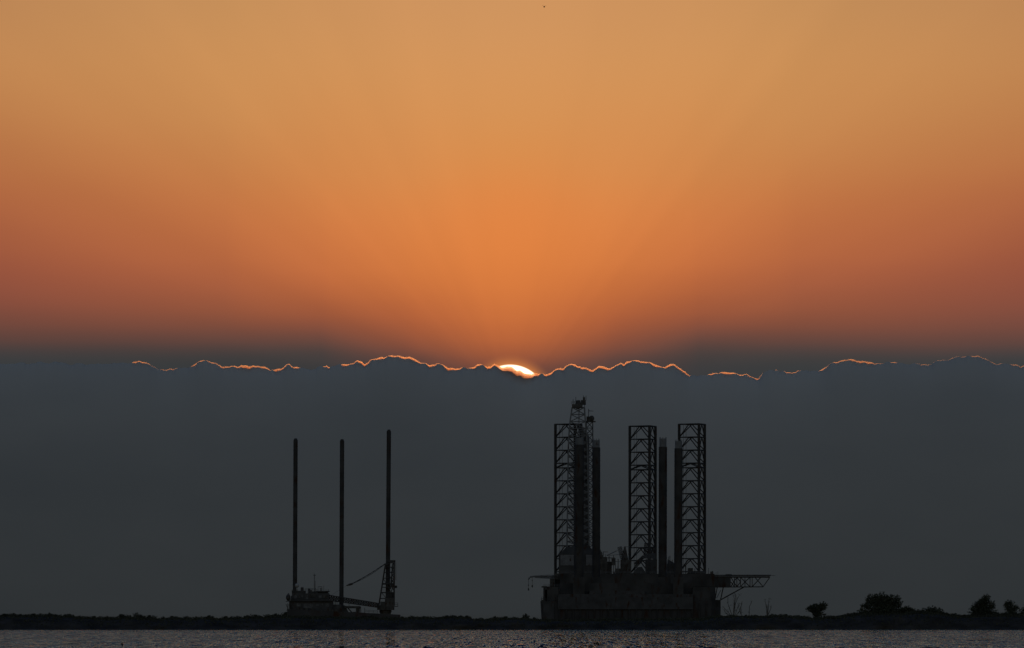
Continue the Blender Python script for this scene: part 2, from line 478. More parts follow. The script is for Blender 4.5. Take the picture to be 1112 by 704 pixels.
# ------------------------------------------------------------------ water
def build_water():
    m = bpy.data.materials.new('sea_water')
    nt, N, L = nodes_of(m)
    out = N.new('ShaderNodeOutputMaterial'); b = N.new('ShaderNodeBsdfPrincipled')
    b.inputs['Base Color'].default_value = (.012, .014, .014, 1)
    b.inputs['Roughness'].default_value = .03
    b.inputs['IOR'].default_value = 1.33
    L.new(b.outputs[0], out.inputs[0])
    tc = N.new('ShaderNodeTexCoord')
    acc = None
    for sx, sy, am, off in ((.45, 38.0, WX, 0), (1.15, 150.0, WX*.8, 37), (6.0, 300.0, WX*.06, 91)):
        mp = N.new('ShaderNodeMapping'); mp.inputs['Scale'].default_value = (1/sx, 1/sy, 1); mp.inputs['Location'].default_value = (off, off*1.7, off)
        nz = N.new('ShaderNodeTexNoise'); nz.inputs['Scale'].default_value = 1.0; nz.inputs['Detail'].default_value = 2.0; nz.inputs['Roughness'].default_value = .55
        L.new(tc.outputs['Object'], mp.inputs[0]); L.new(mp.outputs[0], nz.inputs['Vector'])
        sb = N.new('ShaderNodeVectorMath'); sb.operation = 'SUBTRACT'; sb.inputs[1].default_value = (.5, .5, .5); L.new(nz.outputs['Color'], sb.inputs[0])
        ml = N.new('ShaderNodeVectorMath'); ml.operation = 'MULTIPLY'; ml.inputs[1].default_value = (am, am, 0); L.new(sb.outputs[0], ml.inputs[0])
        if acc is None: acc = ml.outputs[0]
        else:
            ad = N.new('ShaderNodeVectorMath'); ad.operation = 'ADD'; L.new(acc, ad.inputs[0]); L.new(ml.outputs[0], ad.inputs[1]); acc = ad.outputs[0]
    ge = N.new('ShaderNodeNewGeometry')
    ad = N.new('ShaderNodeVectorMath'); ad.operation = 'ADD'; L.new(acc, ad.inputs[0]); L.new(ge.outputs['Normal'], ad.inputs[1])
    nn = N.new('ShaderNodeVectorMath'); nn.operation = 'NORMALIZE'; L.new(ad.outputs[0], nn.inputs[0])
    L.new(nn.outputs[0], b.inputs['Normal'])
    y0, y1, dy = 930.0, 3212.0, 1.45
    ys = np.arange(y0, y1, dy); nc = 760
    u = np.linspace(-1, 1, nc)
    half = ys*0.0667 + 45
    X = (half[:, None]*u[None, :]).astype(np.float32)
    Y = np.repeat(ys[:, None], nc, 1).astype(np.float32)
    Z = np.zeros_like(X)
    r = np.random.default_rng(11)
    for _ in range(46):
        lam = math.exp(r.uniform(math.log(1.9), math.log(9.5)))
        an = math.pi/2 + r.normal(0, .75)
        k = 2*math.pi/lam
        amp = WSLOPE/k*math.sqrt(2/46.0)
        ph = r.uniform(0, 6.28)
        Z += (amp*np.sin(k*(X*math.cos(an)+Y*math.sin(an))+ph)).astype(np.float32)
    # cat's paws: the breeze roughens some patches more than others
    g = np.zeros_like(X)
    for _ in range(10):
        lx = r.uniform(9, 60); ly = r.uniform(60, 400); ph = r.uniform(0, 6.28); sgn = r.choice([-1, 1])
        g += np.sin(2*math.pi*(X/lx+sgn*Y/ly)+ph).astype(np.float32)
    Z *= np.clip(1+.16*g, .45, 1.7)
    V = np.stack([X, Y, Z], -1).reshape(-1, 3)
    idx = np.arange(len(ys)*nc).reshape(len(ys), nc)
    F = np.stack([idx[:-1, :-1], idx[:-1, 1:], idx[1:, 1:], idx[1:, :-1]], -1).reshape(-1, 4)
    o = np_mesh('water', V, F, m, None, smooth=True)
    tag(o, 'choppy grey water reflecting the dusk sky', None, None, 'structure')
    del o['label']
    # the rest of the sea, out to the horizon
    g = MB(); n = 40
    e = np.linspace(-1, 1, n)
    gx = np.sign(e)*np.abs(e)**2.2*80000
    gy = np.concatenate([[-3000, -500], np.geomspace(200, 90000, 30)])
    vv = np.array([(x, y, -.62) for y in gy for x in gx]); ii = np.arange(len(vv)).reshape(len(gy), n)
    ff = np.stack([ii[:-1, :-1], ii[:-1, 1:], ii[1:, 1:], ii[1:, :-1]], -1).reshape(-1, 4)
    m2 = bpy.data.materials.new('open_sea')
    nt, N, L = nodes_of(m2)
    out = N.new('ShaderNodeOutputMaterial'); b = N.new('ShaderNodeBsdfPrincipled')
    b.inputs['Base Color'].default_value = (.012, .014, .014, 1); b.inputs['Roughness'].default_value = .2; b.inputs['IOR'].default_value = 1.33
    tc = N.new('ShaderNodeTexCoord'); nz = N.new('ShaderNodeTexNoise'); nz.inputs['Scale'].default_value = .35; nz.inputs['Detail'].default_value = 5
    bp = N.new('ShaderNodeBump'); bp.inputs['Distance'].default_value = .35
    L.new(tc.outputs['Object'], nz.inputs['Vector']); L.new(nz.outputs[0], bp.inputs['Height']); L.new(bp.outputs[0], b.inputs['Normal'])
    L.new(b.outputs[0], out.inputs[0])
    o2 = np_mesh('open_sea', vv, ff, m2)
    tag(o2, kind='structure')
WX = 2.3
WSLOPE = .010
build_water()

# ------------------------------------------------------------------ the low shore
SKY = [(-160, 668), (-80, 667), (0, 668), (5, 667), (12, 667), (22, 668), (35, 667), (45, 667), (55, 667), (65, 668.5), (75, 667.5), (85, 669.5), (100, 670), (120, 670.8),
       (134, 669.5), (149, 669.5), (170, 671.2), (190, 670), (205, 670.3), (228, 670), (236, 671.3), (245, 670.3), (270, 669.5), (290, 668.8), (300, 668), (320, 668.5),
       (360, 669), (400, 670), (430, 671), (448, 669.8), (462, 670.2), (480, 669.8), (490, 668.8), (508, 669), (516, 671.5), (535, 671.5), (543, 670.2),
       (552, 670.5), (571, 670.3), (579, 671.7), (592, 672), (620, 672), (760, 671), (778, 668.2), (800, 667.8), (830, 667.8), (850, 667.3), (865, 668.2), (880, 670), (905, 670),
       (920, 666.6), (932, 665.5), (975, 665), (1000, 663.5), (1020, 664.5), (1028, 666.5), (1045, 668), (1060, 667), (1085, 667), (1112, 666), (1200, 667), (1290, 668)]
SXs = [p[0] for p in SKY]; SYs = [p[1] for p in SKY]
DS = 3226.0
def crest(x):
    px = CXP + x/(K*DS)
    return HCAM + (HOR-np.interp(px, SXs, SYs))*K*DS

def build_shore():
    xs = np.arange(-430, 430.1, 1.5)
    rows = [(3178, -1.6, 0), (3194, -.7, 0), (3199.5, 0.05, 0), (3202, .9, .1), (3206, 0, .55), (3211, 0, .8), (3217, 0, .92), (3226, 0, 1), (3236, 0, .97), (3246, 0, .8), (3254, .5, .2), (3264, -1.4, 0), (3276, -2.5, 0)]
    r = np.random.default_rng(5)
    c = crest(xs) - 1.0
    V = []
    for (y, zz, f) in rows:
        w = np.interp(xs, np.arange(-440, 450, 7.0), r.normal(0, 1, 128)[:len(np.arange(-440, 450, 7.0))])
        w2 = np.interp(xs, np.arange(-440, 450, 2.5), r.normal(0, 1, 400)[:len(np.arange(-440, 450, 2.5))])
        z = zz + c*f + (w2*.12+w*.1)*min(1, f*1.2)
        V.append(np.stack([xs, y + w*(1.6 if f < 1 and zz > -1 else .3), z], -1))
    V = np.array(V); nr, n = V.shape[:2]
    idx = np.arange(nr*n).reshape(nr, n)
    F = np.stack([idx[:-1, :-1], idx[:-1, 1:], idx[1:, 1:], idx[1:, :-1]], -1).reshape(-1, 4)
    o = np_mesh('shore', V.reshape(-1, 3), F, M['soil'], None, True)
    tag(o, kind='structure')
    # ground cover over all of it: blades and leaves in clumps
    n = 80000
    x = r.uniform(-400, 400, n); y = np.where(r.random(n) < .55, r.uniform(3222, 3240, n), r.uniform(3201, 3250, n))
    f = np.interp(y, [a[0] for a in rows], [a[2] for a in rows]); zc = np.interp(y, [a[0] for a in rows], [a[1] for a in rows])
    clump = np.interp(x, np.arange(-410, 415, 2.2), r.random(400)[:len(np.arange(-410, 415, 2.2))])
    g = zc + (crest(x)-1.0)*f - .15
    big = np.interp(x, np.arange(-410, 415, 9.0), r.random(100)[:len(np.arange(-410, 415, 9.0))])
    h = (.35 + (1.0+.9*big)*r.random(n)**1.4*(.3+.9*clump))
    kind = r.random(n) < .5
    a = r.uniform(0, math.pi, n)
    up = r.random(n)
    lean = r.normal(0, .25, n)
    ca, sa = np.cos(a), np.sin(a)
    w = np.where(kind, .07+.08*r.random(n), .18+.22*r.random(n))
    zb = np.where(kind, g, g + up*h*.85); zt = np.where(kind, g+h, zb+.25+.3*r.random(n))
    P0 = np.stack([x-ca*w, y-sa*w, zb], -1); P1 = np.stack([x+ca*w, y+sa*w, zb], -1)
    tw = np.where(kind, .25, .8)
    P2 = np.stack([x+ca*w*tw+lean*h*.5, y+sa*w*tw, zt], -1); P3 = np.stack([x-ca*w*tw+lean*h*.5, y-sa*w*tw, zt-.05], -1)
    V = np.stack([P0, P1, P2, P3], 1).reshape(-1, 3)
    F = np.arange(4*n).reshape(n, 4)
    o = np_mesh('undergrowth', V, F, M['leaf'])
    tag(o, 'dark low scrub and marsh grass covering the far shore', 'undergrowth', kind='stuff')
build_shore()

# ------------------------------------------------------------------ bushes and trees
def leaf_cloud(lobes, n, size, r, hollow=.35):
    """lobes: list of (x,y,z,rx,ry,rz); leaf quads spread through them, thinner and ragged at the rim"""
    vol = np.array([l[3]*l[4]*l[5] for l in lobes])**.75; pick = r.choice(len(lobes), n, p=vol/vol.sum())
    Lb = np.array(lobes)[pick]
    d = r.normal(0, 1, (n, 3)); d /= np.linalg.norm(d, axis=1)[:, None]
    rad = r.random(n)**(hollow)
    # clumpy rim
    lump = .96 + .24*np.sin(d[:, 0]*7+Lb[:, 0]*3)*np.sin(d[:, 2]*9+Lb[:, 2]) + .12*r.normal(0, 1, n)
    C = Lb[:, :3] + d*Lb[:, 3:]*(rad*lump)[:, None]
    # ragged sprays that stick out of the outline
    ns = max(6, n//110); per = 11
    m0 = ns*per
    pk = r.choice(len(lobes), ns, p=vol/vol.sum()); dd = r.normal(0, 1, (ns, 3)); dd[:, 2] = np.abs(dd[:, 2])*.9; dd /= np.linalg.norm(dd, axis=1)[:, None]
    tq = np.linspace(.8, 1.0, per)[None, :]*r.uniform(1.12, 1.42, ns)[:, None]
    LB = np.array(lobes)[pk]
    C[:m0] = (LB[:, None, :3] + dd[:, None, :]*LB[:, None, 3:]*tq[:, :, None]).reshape(-1, 3) + r.normal(0, size*.35, (m0, 3))
    a = r.normal(0, 1, (n, 3)); a /= np.linalg.norm(a, axis=1)[:, None]
    b = np.cross(a, r.normal(0, 1, (n, 3))); b /= np.linalg.norm(b, axis=1)[:, None]
    s = size*(.55+.8*r.random(n))[:, None]
    V = np.stack([C-a*s, C+b*s*.45, C+a*s, C-b*s*.45], 1).reshape(-1, 3)
    return V, np.arange(4*n).reshape(n, 4)

def limbs(mb, base, tips, r0):
    b = Vector(base)
    for t in tips:
        t = Vector(t)
        m1 = b.lerp(t, .4) + Vector((random.uniform(-.3, .3), random.uniform(-.3, .3), .25))
        m2 = b.lerp(t, .75) + Vector((random.uniform(-.3, .3), random.uniform(-.3, .3), .15))
        mb.bar(b, m1, r0*.5, 6, r0*.36); mb.bar(m1, m2, r0*.36, 5, r0*.22); mb.bar(m2, t, r0*.22, 5, r0*.06)

def tree(name, d, pxc, pyb, lobes_px, n, size, trunk_r, label, cat='tree', seed=1, group=None, leaf="leaf_b", hollow=.27):
    """lobes_px: (px, py, rx px, ry px) traced crowns, given thickness in depth"""
    s = K*d; r = np.random.default_rng(seed); random.seed(seed)
    x0 = (pxc-CXP)*s; z0 = HCAM+(HOR-pyb)*s
    root = empty(name, (x0, d, z0)); tag(root, label, cat, group)
    lobes = []
    for (a, b, rx, ry) in lobes_px:
        lobes.append(((a-pxc)*s, r.uniform(-.25, .25)*rx*s, (pyb-b)*s, rx*s, rx*s*.85, ry*s))
    V, F = leaf_cloud(lobes, n, size, r, hollow)
    tr = MB()
    fork = (0.05, 0, max(.5, min(l[2] for l in lobes)*.45))
    tr.bar((0, 0, -.8), fork, trunk_r*1.25, 8, trunk_r)
    tips = []
    for l in lobes:
        for _ in range(4):
            d3 = Vector((r.normal(), r.normal(), r.normal()*.6+.5)).normalized()
            tips.append((l[0]+d3.x*l[3]*.8, l[1]+d3.y*l[4]*.8, l[2]+d3.z*l[5]*.8))
    limbs(tr, fork, tips, trunk_r)
    tr.build('trunk', M['bark'], root)
    np_mesh('crown', V, F, M[leaf], root)
    return root

DT = 3232
tree('small_tree', DT, 887, 671, [(887, 660.5, 8, 4.8), (881, 661.5, 5, 3.8), (893.5, 659, 4.5, 4.2), (887.5, 667, 5.5, 4), (895.5, 668, 2.2, 1.6)], 3000, .34, .35,
     'small round tree standing alone on the shore just right of the helideck', seed=2)
tree('broad_tree', DT, 957, 671, [(946, 651.5, 6.5, 5.5), (955, 649.8, 8, 5.5), (963, 650.3, 6.5, 4.6), (971, 652, 7.5, 6), (975, 657, 5, 6), (951, 658, 13, 7), (962, 657, 12, 7), (938.5, 659, 4.5, 3.6), (936.5, 664, 4.5, 2.6), (962, 663.5, 17, 5.5), (955, 667, 19, 4.5)], 9500, .38, .6,
     'broadest and tallest dark tree on the shore with a wide ragged crown', seed=3)
tree('conical_tree', DT, 1068, 672, [(1068, 661, 11, 7), (1069.5, 653.5, 6.5, 6), (1072, 649.5, 3.6, 4), (1059, 662, 6, 5), (1077.5, 658, 3.8, 5), (1068, 666.5, 15, 5), (1064, 657, 7, 5)], 6500, .34, .4,
     'tapering tree on the shore with a tall pointed top near the right edge', seed=4)
tree('sparse_tree', DT, 1097, 671, [(1096, 656, 5.5, 4.5), (1098, 661.5, 7, 4), (1103, 660, 3.6, 3.4), (1092.5, 658, 3.5, 4), (1099, 666.5, 10, 4)], 2300, .32, .25,
     'thin see-through small tree between the tapering tree and the right edge', seed=5, hollow=.5)
tree('shore_bush', DT, 1114, 671, [(1114, 663, 6, 5), (1116, 659, 4, 4), (1121, 664, 8, 5)], 1500, .32, .25,
     'dark bush cut by the right edge of the view', 'bush', seed=6)
tree('mound_bush', DT, 985, 671, [(984, 662.5, 6.5, 4), (978, 664.5, 6, 4), (991, 665, 6, 4)], 2200, .32, .25,
     'rounded bush leaning against the right side of the broadest tree', 'bush', seed=7)
tree('mound_bush', DT, 1012, 671, [(1013, 664, 8.5, 4.6), (1005, 665.5, 8, 4), (1020, 666, 5, 3.6), (998, 667, 6, 3)], 3000, .32, .25,
     'long rounded bush midway between the broadest tree and the tapering tree', 'bush', seed=8)

# bushes along the skyline, three shapes shared by all of them
def bush_kind(seed, sparse):
    r = np.random.default_rng(seed); random.seed(seed)
    root = empty('shore_bush', (0, 0, 0))
    lob = [(0, 0, .8, 1.2, 1.0, .75), (-.95, .2, .55, .9, .8, .6), (.9, -.2, .6, .95, .8, .6), (r.uniform(-.7, .7), 0, 1.15, .85, .7, .45), (r.uniform(-1, 1), 0, 1.0, .6, .6, .5)]
    V, F = leaf_cloud(lob, 330 if sparse else 620, .2, r, .4)
    st = MB()
    for _ in range(7):
        a = r.uniform(0, 6.28); rr = r.uniform(.3, 1.1)
        st.bar((0, 0, -.5), (math.cos(a)*rr, math.sin(a)*rr, r.uniform(.7, 1.6)), .05, 4, .015)
    st.build('stem', M['bark'], root); np_mesh('foliage', V, F, M['leaf'], root)
    return root
protos = [bush_kind(21, False), bush_kind(22, True), bush_kind(23, False)]
def copy_tree(o, parent=None):
    c = o.copy(); col.objects.link(c); c.parent = parent
    for ch in list(o.children): copy_tree(ch, c)
    return c
# (photo x, top row, half width px)
BUSH = [(6, 666.3, 4), (15, 665.6, 5), (23, 666.4, 4), (35, 666, 5), (44, 665.6, 4), (53, 665.6, 5), (62, 667, 4), (75, 666, 5), (87, 668.3, 4), (101, 668.6, 4), (109, 668.4, 4), (116, 668.5, 3),
        (134, 666.6, 6), (148.5, 664.2, 4), (154, 667.2, 4), (161, 667.6, 4), (166.5, 667.6, 4), (177, 669.2, 3), (188, 668.6, 4), (203, 668.4, 4), (228, 667.8, 5), (244, 668.8, 4), (258, 668.2, 4), (268, 667.8, 4), (279, 667.2, 4), (291, 666.4, 5), (300, 665.8, 4), (309, 664.2, 4),
        (395, 668, 4), (403, 667.6, 4), (438, 669.2, 4), (448, 668.6, 4), (461, 669, 5), (484, 668, 4), (492, 667.6, 4), (500, 668, 3), (508, 668.2, 3), (522, 670.3, 3), (538, 668.8, 4), (548, 669, 4), (558, 669.3, 4), (570.5, 665.8, 3.4), (581, 670, 3),
        (867, 667.4, 4), (905, 668.5, 4), (913, 667.6, 4), (921, 665.4, 4), (927, 664.6, 4), (1030, 665.6, 4), (1040, 667.2, 4), (1048, 667, 4), (1053, 667.6, 3), (1085, 666.2, 4), (934, 663.8, 5), (991, 662.2, 6), (998, 662, 5), (1025, 664, 5), (1035, 666, 5), (1059, 665, 5), (1080, 665, 5), (1090, 665.8, 4), (899, 668.3, 3.5), (874, 668.4, 4), (852, 666.6, 4), (842, 667, 4)]
first = [True]*3
for i, (px, py, hw) in enumerate(BUSH):
    k = i % 3
    d = 3230 + (i*37 % 11) - 5
    s = K*d
    o = protos[k] if first[k] else copy_tree(protos[k])
    first[k] = False
    gz = HCAM + (HOR-np.interp(px, SXs, SYs))*s - 1.1
    zt = HCAM + (HOR-py)*s
    o.location = ((px-CXP)*s, d, gz)
    o.scale = (hw*s/1.5, hw*s/1.6, max(.5, (zt-gz)/1.75))
    o.rotation_euler = (0, 0, (i*2.4) % 6.28 if False else (0 if i % 2 else math.pi))
    if px < 315: lab, gr = 'low dark bush on the shore skyline left of the three-legged liftboat', 'bushes left of the liftboat'
    elif px < 600: lab, gr = 'low dark bush on the shore skyline between the liftboat and the drilling rig', 'bushes between the two rigs'
    elif px < 886: lab, gr = 'low dark bush on the shore skyline just left of the small round tree', 'bushes left of the small round tree'
    else: lab, gr = 'low dark bush on the shore skyline right of the small round tree', 'bushes at the right among the trees'
    tag(o, lab, 'bush', gr)

def bare_shrub(pxc, pyb, stems, label, leafy=0, seed=1):
    d = 3238; s = K*d; r = np.random.default_rng(seed)
    root = empty('bare_shrub', ((pxc-CXP)*s, d, HCAM+(HOR-pyb)*s)); tag(root, label, 'shrub')
    mb = MB(); tips = []
    for pts in stems:
        P = [Vector(((x-pxc)*s, r.uniform(-.8, .8)*i*.4, (pyb-y)*s)) for i, (x, y) in enumerate(pts)]
        n = len(P)
        for i in range(n-1):
            mb.bar(P[i], P[i+1], .11*(1-i/n)+.03, 5, .11*(1-(i+1)/n)+.03)
            for _ in range(3):
                c = P[i].lerp(P[i+1], r.uniform(.2, 1))
                e = c + Vector((r.normal(0, .35), r.normal(0, .35), r.uniform(.2, .7)))
                mb.bar(c, e, .035, 4, .015); tips.append(e)
    mb.build('stem', M['bark'], root)
    m = len(tips)*leafy
    if m:
        C = np.array([tips[i % len(tips)] for i in range(m)]) + r.normal(0, .22, (m, 3))
        a = r.normal(0, 1, (m, 3)); a /= np.linalg.norm(a, axis=1)[:, None]; b = np.cross(a, r.normal(0, 1, (m, 3))); b /= np.linalg.norm(b, axis=1)[:, None]
        V = np.stack([C-a*.16, C+b*.08, C+a*.16, C-b*.08], 1).reshape(-1, 3)
        np_mesh('foliage', V, np.arange(4*m).reshape(m, 4), M['leaf'], root)
bare_shrub(796, 669, [[(796, 669), (797, 658), (797.5, 650), (795.8, 647)], [(797, 669), (798.5, 656), (801, 650), (803.4, 645.5)], [(796, 668), (798, 655), (799, 648), (798, 645)],
                      [(795, 669), (792, 660), (790.3, 655), (790.5, 648)], [(794, 669), (789, 663), (785, 659)], [(798, 669), (801, 660), (803, 655)],
                      [(793, 669), (788, 666), (786, 662)], [(799, 669), (803, 664), (806, 655)]],
           'leggy bare shrub with several tall stems under the helideck', 5, 31)
bare_shrub(805, 669, [[(805, 669), (804.6, 660), (805.8, 653)], [(805, 668), (803.5, 664), (801.5, 658)]], 'single wispy stem just right of the leggy shrub under the helideck', 2, 32)
bare_shrub(814, 669, [[(813.5, 669), (813.8, 659), (815.5, 655.5), (816.6, 652.5)]], 'thin leaning stalk on the shore below the helideck tip', 2, 33)
bare_shrub(833.5, 669, [[(833, 669), (832, 658), (830.6, 652)], [(833.7, 669), (834.6, 657), (835, 651)], [(834, 668), (836.6, 662), (837.6, 659)], [(833, 668), (833.5, 661), (833, 657)]],
           'forked upright shrub alone on the shore between helideck and small round tree', 6, 34)

# ------------------------------------------------------------------ vessels
class Yard:
    def __init__(self, px0, d):
        self.d = d; self.x0 = (px0-CXP)*K*d
    def P(self, px, py, yo=0.0):
        s = K*(self.d+yo)
        return Vector(((px-CXP)*s-self.x0, yo, HCAM+(HOR-py)*s))
    def X(self, px, yo=0.0): return (px-CXP)*K*(self.d+yo)-self.x0
    def Z(self, py, yo=0.0): return HCAM+(HOR-py)*K*(self.d+yo)
    def box(self, mb, px0, px1, py0, py1, y0, y1):
        """front face lies on y0 and fills the photo rectangle; py0 is the upper row"""
        return mb.box(self.X(px0, y0), self.X(px1, y0), y0, y1, self.Z(py1, y0), self.Z(py0, y0))

# ---- drilling rig with three lattice legs
def drilling_rig():
    D = 3440.0; Yd = Yard(690, D); s = K*D
    root = empty('drilling_rig', (Yd.x0, D, 0))
    tag(root, 'large dark drilling rig with three lattice legs, a derrick and a helideck', 'drilling rig')
    P, X, Z = Yd.P, Yd.X, Yd.Z
    # hull, triangular in plan with a cut corner at the bow
    h = MB()
    def prism(mb, plan, z0, z1):
        n = len(plan); k = len(mb.v)
        mb.v += [(x, y, z0) for x, y in plan]+[(x, y, z1) for x, y in plan]
        for i in range(n):
            j = (i+1) % n; mb.f.append((k+i, k+j, k+n+j, k+n+i))
        mb.f.append(tuple(k+i for i in reversed(range(n)))); mb.f.append(tuple(k+n+i for i in range(n)))
    prism(h, [(X(590, -24), -24), (X(777, -24), -24), (X(777, 24), 24), (X(690, 34), 34), (X(590, 20), 20)], -1.2, Z(637.5, -24))
    h.build('hull', M['hull'], root)
    u = MB()
    Yd.box(u, 608, 776, 623.2, 637.2, -22, 20); Yd.box(u, 593, 607.6, 637.0, 637.4, -22.5, 16)
    Yd.box(u, 591.5, 606, 637.6, 651, -24.6, -24.2)
    u.build('upper_deck', M['upper'], root)
    rl = MB()
    rl.rail([P(609, 623.2, -21.8), P(766, 623.2, -21.8)], 1.1, .05, 2.2)
    rl.rail([P(590.5, 637.4, -23.5), P(608, 637.4, -23.5)], 1.1, .05, 2.0)
    rl.build('railing', M['derrick'], root)
    # legs
    pl = {'v1': (-16.3, 4.04), 'v2': (11.7, 12.1), 'v3': (4.7, -16.1)}
    def leg(L, ytop, yo):
        cx = L+16.3; sc = K*(D+yo)
        lv = MB(); zs = []
        y = ytop; k = 0
        while y < 640:
            zs.append(y); k += 1
            y += 5.0 if k == 4 else 14.1
        pos = {n: (X(cx, yo)+a*sc, yo+b*sc) for n, (a, b) in pl.items()}
        names = ['v1', 'v3', 'v2']
        zb = Z(652, yo)
        for i, yy in enumerate(zs):
            z = Z(yy, yo); z2 = Z(zs[i+1], yo) if i+1 < len(zs) else None
            for j in range(3):
                a, b = pos[names[j]], pos[names[(j+1) % 3]]
                A, B = Vector((a[0], a[1], z)), Vector((b[0], b[1], z))
                lv.bar(A, B, .27 if i else .34, 6)
                mid = (A+B)/2
                if z2 is not None:
                    lv.bar(mid, Vector((a[0], a[1], z2)), .25, 6); lv.bar(mid, Vector((b[0], b[1], z2)), .25, 6)
            mids = [(Vector((*pos[names[j]], z))+Vector((*pos[names[(j+1) % 3]], z)))/2 for j in range(3)]
            for j in range(3): lv.bar(mids[j], mids[(j+1) % 3], .09, 4)
        lo = lv.build('leg', M['leg'], root)
        for n in names:
            c = MB(); x, yy = pos[n]
            c.bar((x, yy, zb), (x, yy, Z(ytop-.6, yo)), .5, 12)
            c.box(x-.62, x+.62, yy-.09, yy+.09, zb, Z(ytop-.2, yo))
            c.build('chord', M['leg'], lo)
        ld = MB()
        for dx in (4.6, 7.4):
            x = X(L+dx, yo); ld.bar((x, yo-.5, zb), (x, yo-.5, Z(ytop+1, yo)), .075, 5)
        build_each(ld, 'water_pipe', M['leg'], lo)
        jh = MB()
        for n in names:
            x, yy = pos[n]
            jh.box(x-1.5, x+1.5, yy-1.4, yy+1.4, Z(640, yo), Z(624.5, yo))
        build_each(jh, 'jack_frame', M['upper'], root)
    leg(603.2, 460.9, 4); leg(684.0, 463.0, 14); leg(737.6, 460.8, -8)
    # drill floor and derrick
    yo = -2.0; df = MB()
    Yd.box(df, 607, 645.5, 601.5, 624.5, yo-8, yo+8)
    df.quad_box([P(607, 601.6, yo-8), P(645.5, 601.6, yo-8), P(645.5, 601.6, yo+8), P(607, 601.6, yo+8),
                 P(615.5, 594, yo-6), P(640, 592.5, yo-6), P(640, 592.5, yo+6), P(615.5, 594, yo+6)])
    fl = df.build('drill_floor', M['upper'], root)
    for a, b in ((608.6, 623), (636.5, 644.5)):
        w = MB(); Yd.box(w, a, b, 602.6, 614.2, yo-8.25, yo-8.02)
        for i in range(7):
            q = a+(b-a)*i/6; w.bar(P(q, 602.8, yo-8.27), P(q, 614, yo-8.27), .06, 4)
        w.build('windwall', M['panel'], fl)
    dk = MB()
    a0, a1 = P(625.6, 599, yo), P(627.8, 442.6, yo)
    def tower(mb, lb, rb, yb, lt, rt, yt, n, dep0, dep1, rc, rbrace, waist=None):
        """four-legged lattice tower; left/right photo columns at the base and the top"""
        def C(t, sx, sy):
            py = yb+(yt-yb)*t
            l = lb+(lt-lb)*t; r_ = rb+(rt-rb)*t
            if waist:
                l = np.interp(py, waist[0], waist[1]); r_ = np.interp(py, waist[0], waist[2])
            dp = dep0+(dep1-dep0)*t
            return P(l if sx < 0 else r_, py, yo+sy*dp/2)
        cs = [(-1, -1), (1, -1), (1, 1), (-1, 1)]
        for i in range(n):
            t0, t1 = i/n, (i+1)/n
            for j in range(4):
                c0, c1 = cs[j], cs[(j+1) % 4]
                mb.bar(C(t0, *c0), C(t1, *c0), rc, 5)
                mb.bar(C(t1, *c0), C(t1, *c1), rbrace, 4)
                mb.bar(C(t0, *c0), C(t1, *c1), rbrace, 4); mb.bar(C(t0, *c1), C(t1, *c0), rbrace, 4)
    tower(dk, 615.5, 640, 596, 621.4, 634.6, 442.6, 20, 11, 5, .34, .2, ([442, 462, 485, 600], [621.4, 618.4, 617.2, 615.6], [634.6, 636.0, 638.0, 640.0]))
    dko = dk.build('derrick', M['derrick'], root)
    cb = MB()
    Yd.box(cb, 621.2, 632.6, 439, 443, yo-3.2, yo+3.2)
    cb.quad_box([P(624.6, 439, yo-2), P(631.2, 439, yo-2), P(631.2, 439, yo+2), P(624.6, 439, yo+2), P(625.6, 435, yo-1), P(629.6, 434.6, yo-1), P(629.6, 434.6, yo+1), P(625.6, 435, yo+1)])
    Yd.box(cb, 630.8, 636.2, 434.6, 439.6, yo-2, yo+2)
    cb.ball(P(627.4, 441.5, yo-3.2), 1.3, .5, 1.3)
    Yd.box(cb, 633, 635.4, 431.5, 434.4, yo-1, yo+1)
    cb.build('crown_block', M['machine'], dko)
    an = MB()
    for px, a, b in ((622.4, 433.8, 439), (625.3, 431.2, 436), (633.6, 429.6, 435), (636.4, 429.8, 435), (635, 430.8, 432), (634.8, 439, 444.5)):
        an.bar(P(px, b, yo), P(px, a, yo), .12, 5)
    build_each(an, 'antenna', M['machine'], dko)
    an = MB(); an.rail([P(620.8, 439, yo-3.2), P(632.8, 439, yo-3.2)], 1.2, .06, 1.2)
    an.build('crown_railing', M['machine'], dko)
    mk = MB()   # pipe racked inside and hoisting gear
    for i in range(20):
        px = 631.2+i*.44
        mk.bar(P(px, 599, yo+1.5+(i % 3)*.5), P(px+.02*i-.2, 462+(i*7 % 5)*1.3+i*.5, yo+1.5+(i % 3)*.5), .17, 5)
    build_each(mk, 'racked_pipe', M['derrick'], dko)
    tb = MB()
    tb.bar(P(628, 442, yo), P(628, 520, yo), .1, 4); tb.bar(P(629.2, 442, yo), P(629.2, 520, yo), .1, 4)
    Yd.box(tb, 627.2, 630, 520, 531, yo-1, yo+1)
    tb.build('travelling_block', M['machine'], dko)
    # second, slimmer mast beside it
    sm = MB(); yo0 = yo; yo = yo0+9
    def tower2(mb):
        def C(t, sx, sy):
            py = 612+(458-612)*t
            l = 633.6+(637-633.6)*t; r_ = 645.4+(643.6-645.4)*t
            return P(l if sx < 0 else r_, py, yo+sy*(2.4-1.0*t))
        cs = [(-1, -1), (1, -1), (1, 1), (-1, 1)]; n = 22
        for i in range(n):
            t0, t1 = i/n, (i+1)/n
            for j in range(4):
                c0, c1 = cs[j], cs[(j+1) % 4]
                mb.bar(C(t0, *c0), C(t1, *c0), .28, 5); mb.bar(C(t1, *c0), C(t1, *c1), .17, 4)
                mb.bar(C(t0, *c0), C(t1, *c1), .18, 4) if (i+j) % 2 else mb.bar(C(t0, *c1), C(t1, *c0), .18, 4)
    tower2(sm); smo = sm.build('service_mast', M['derrick'], root)
    hd = MB()
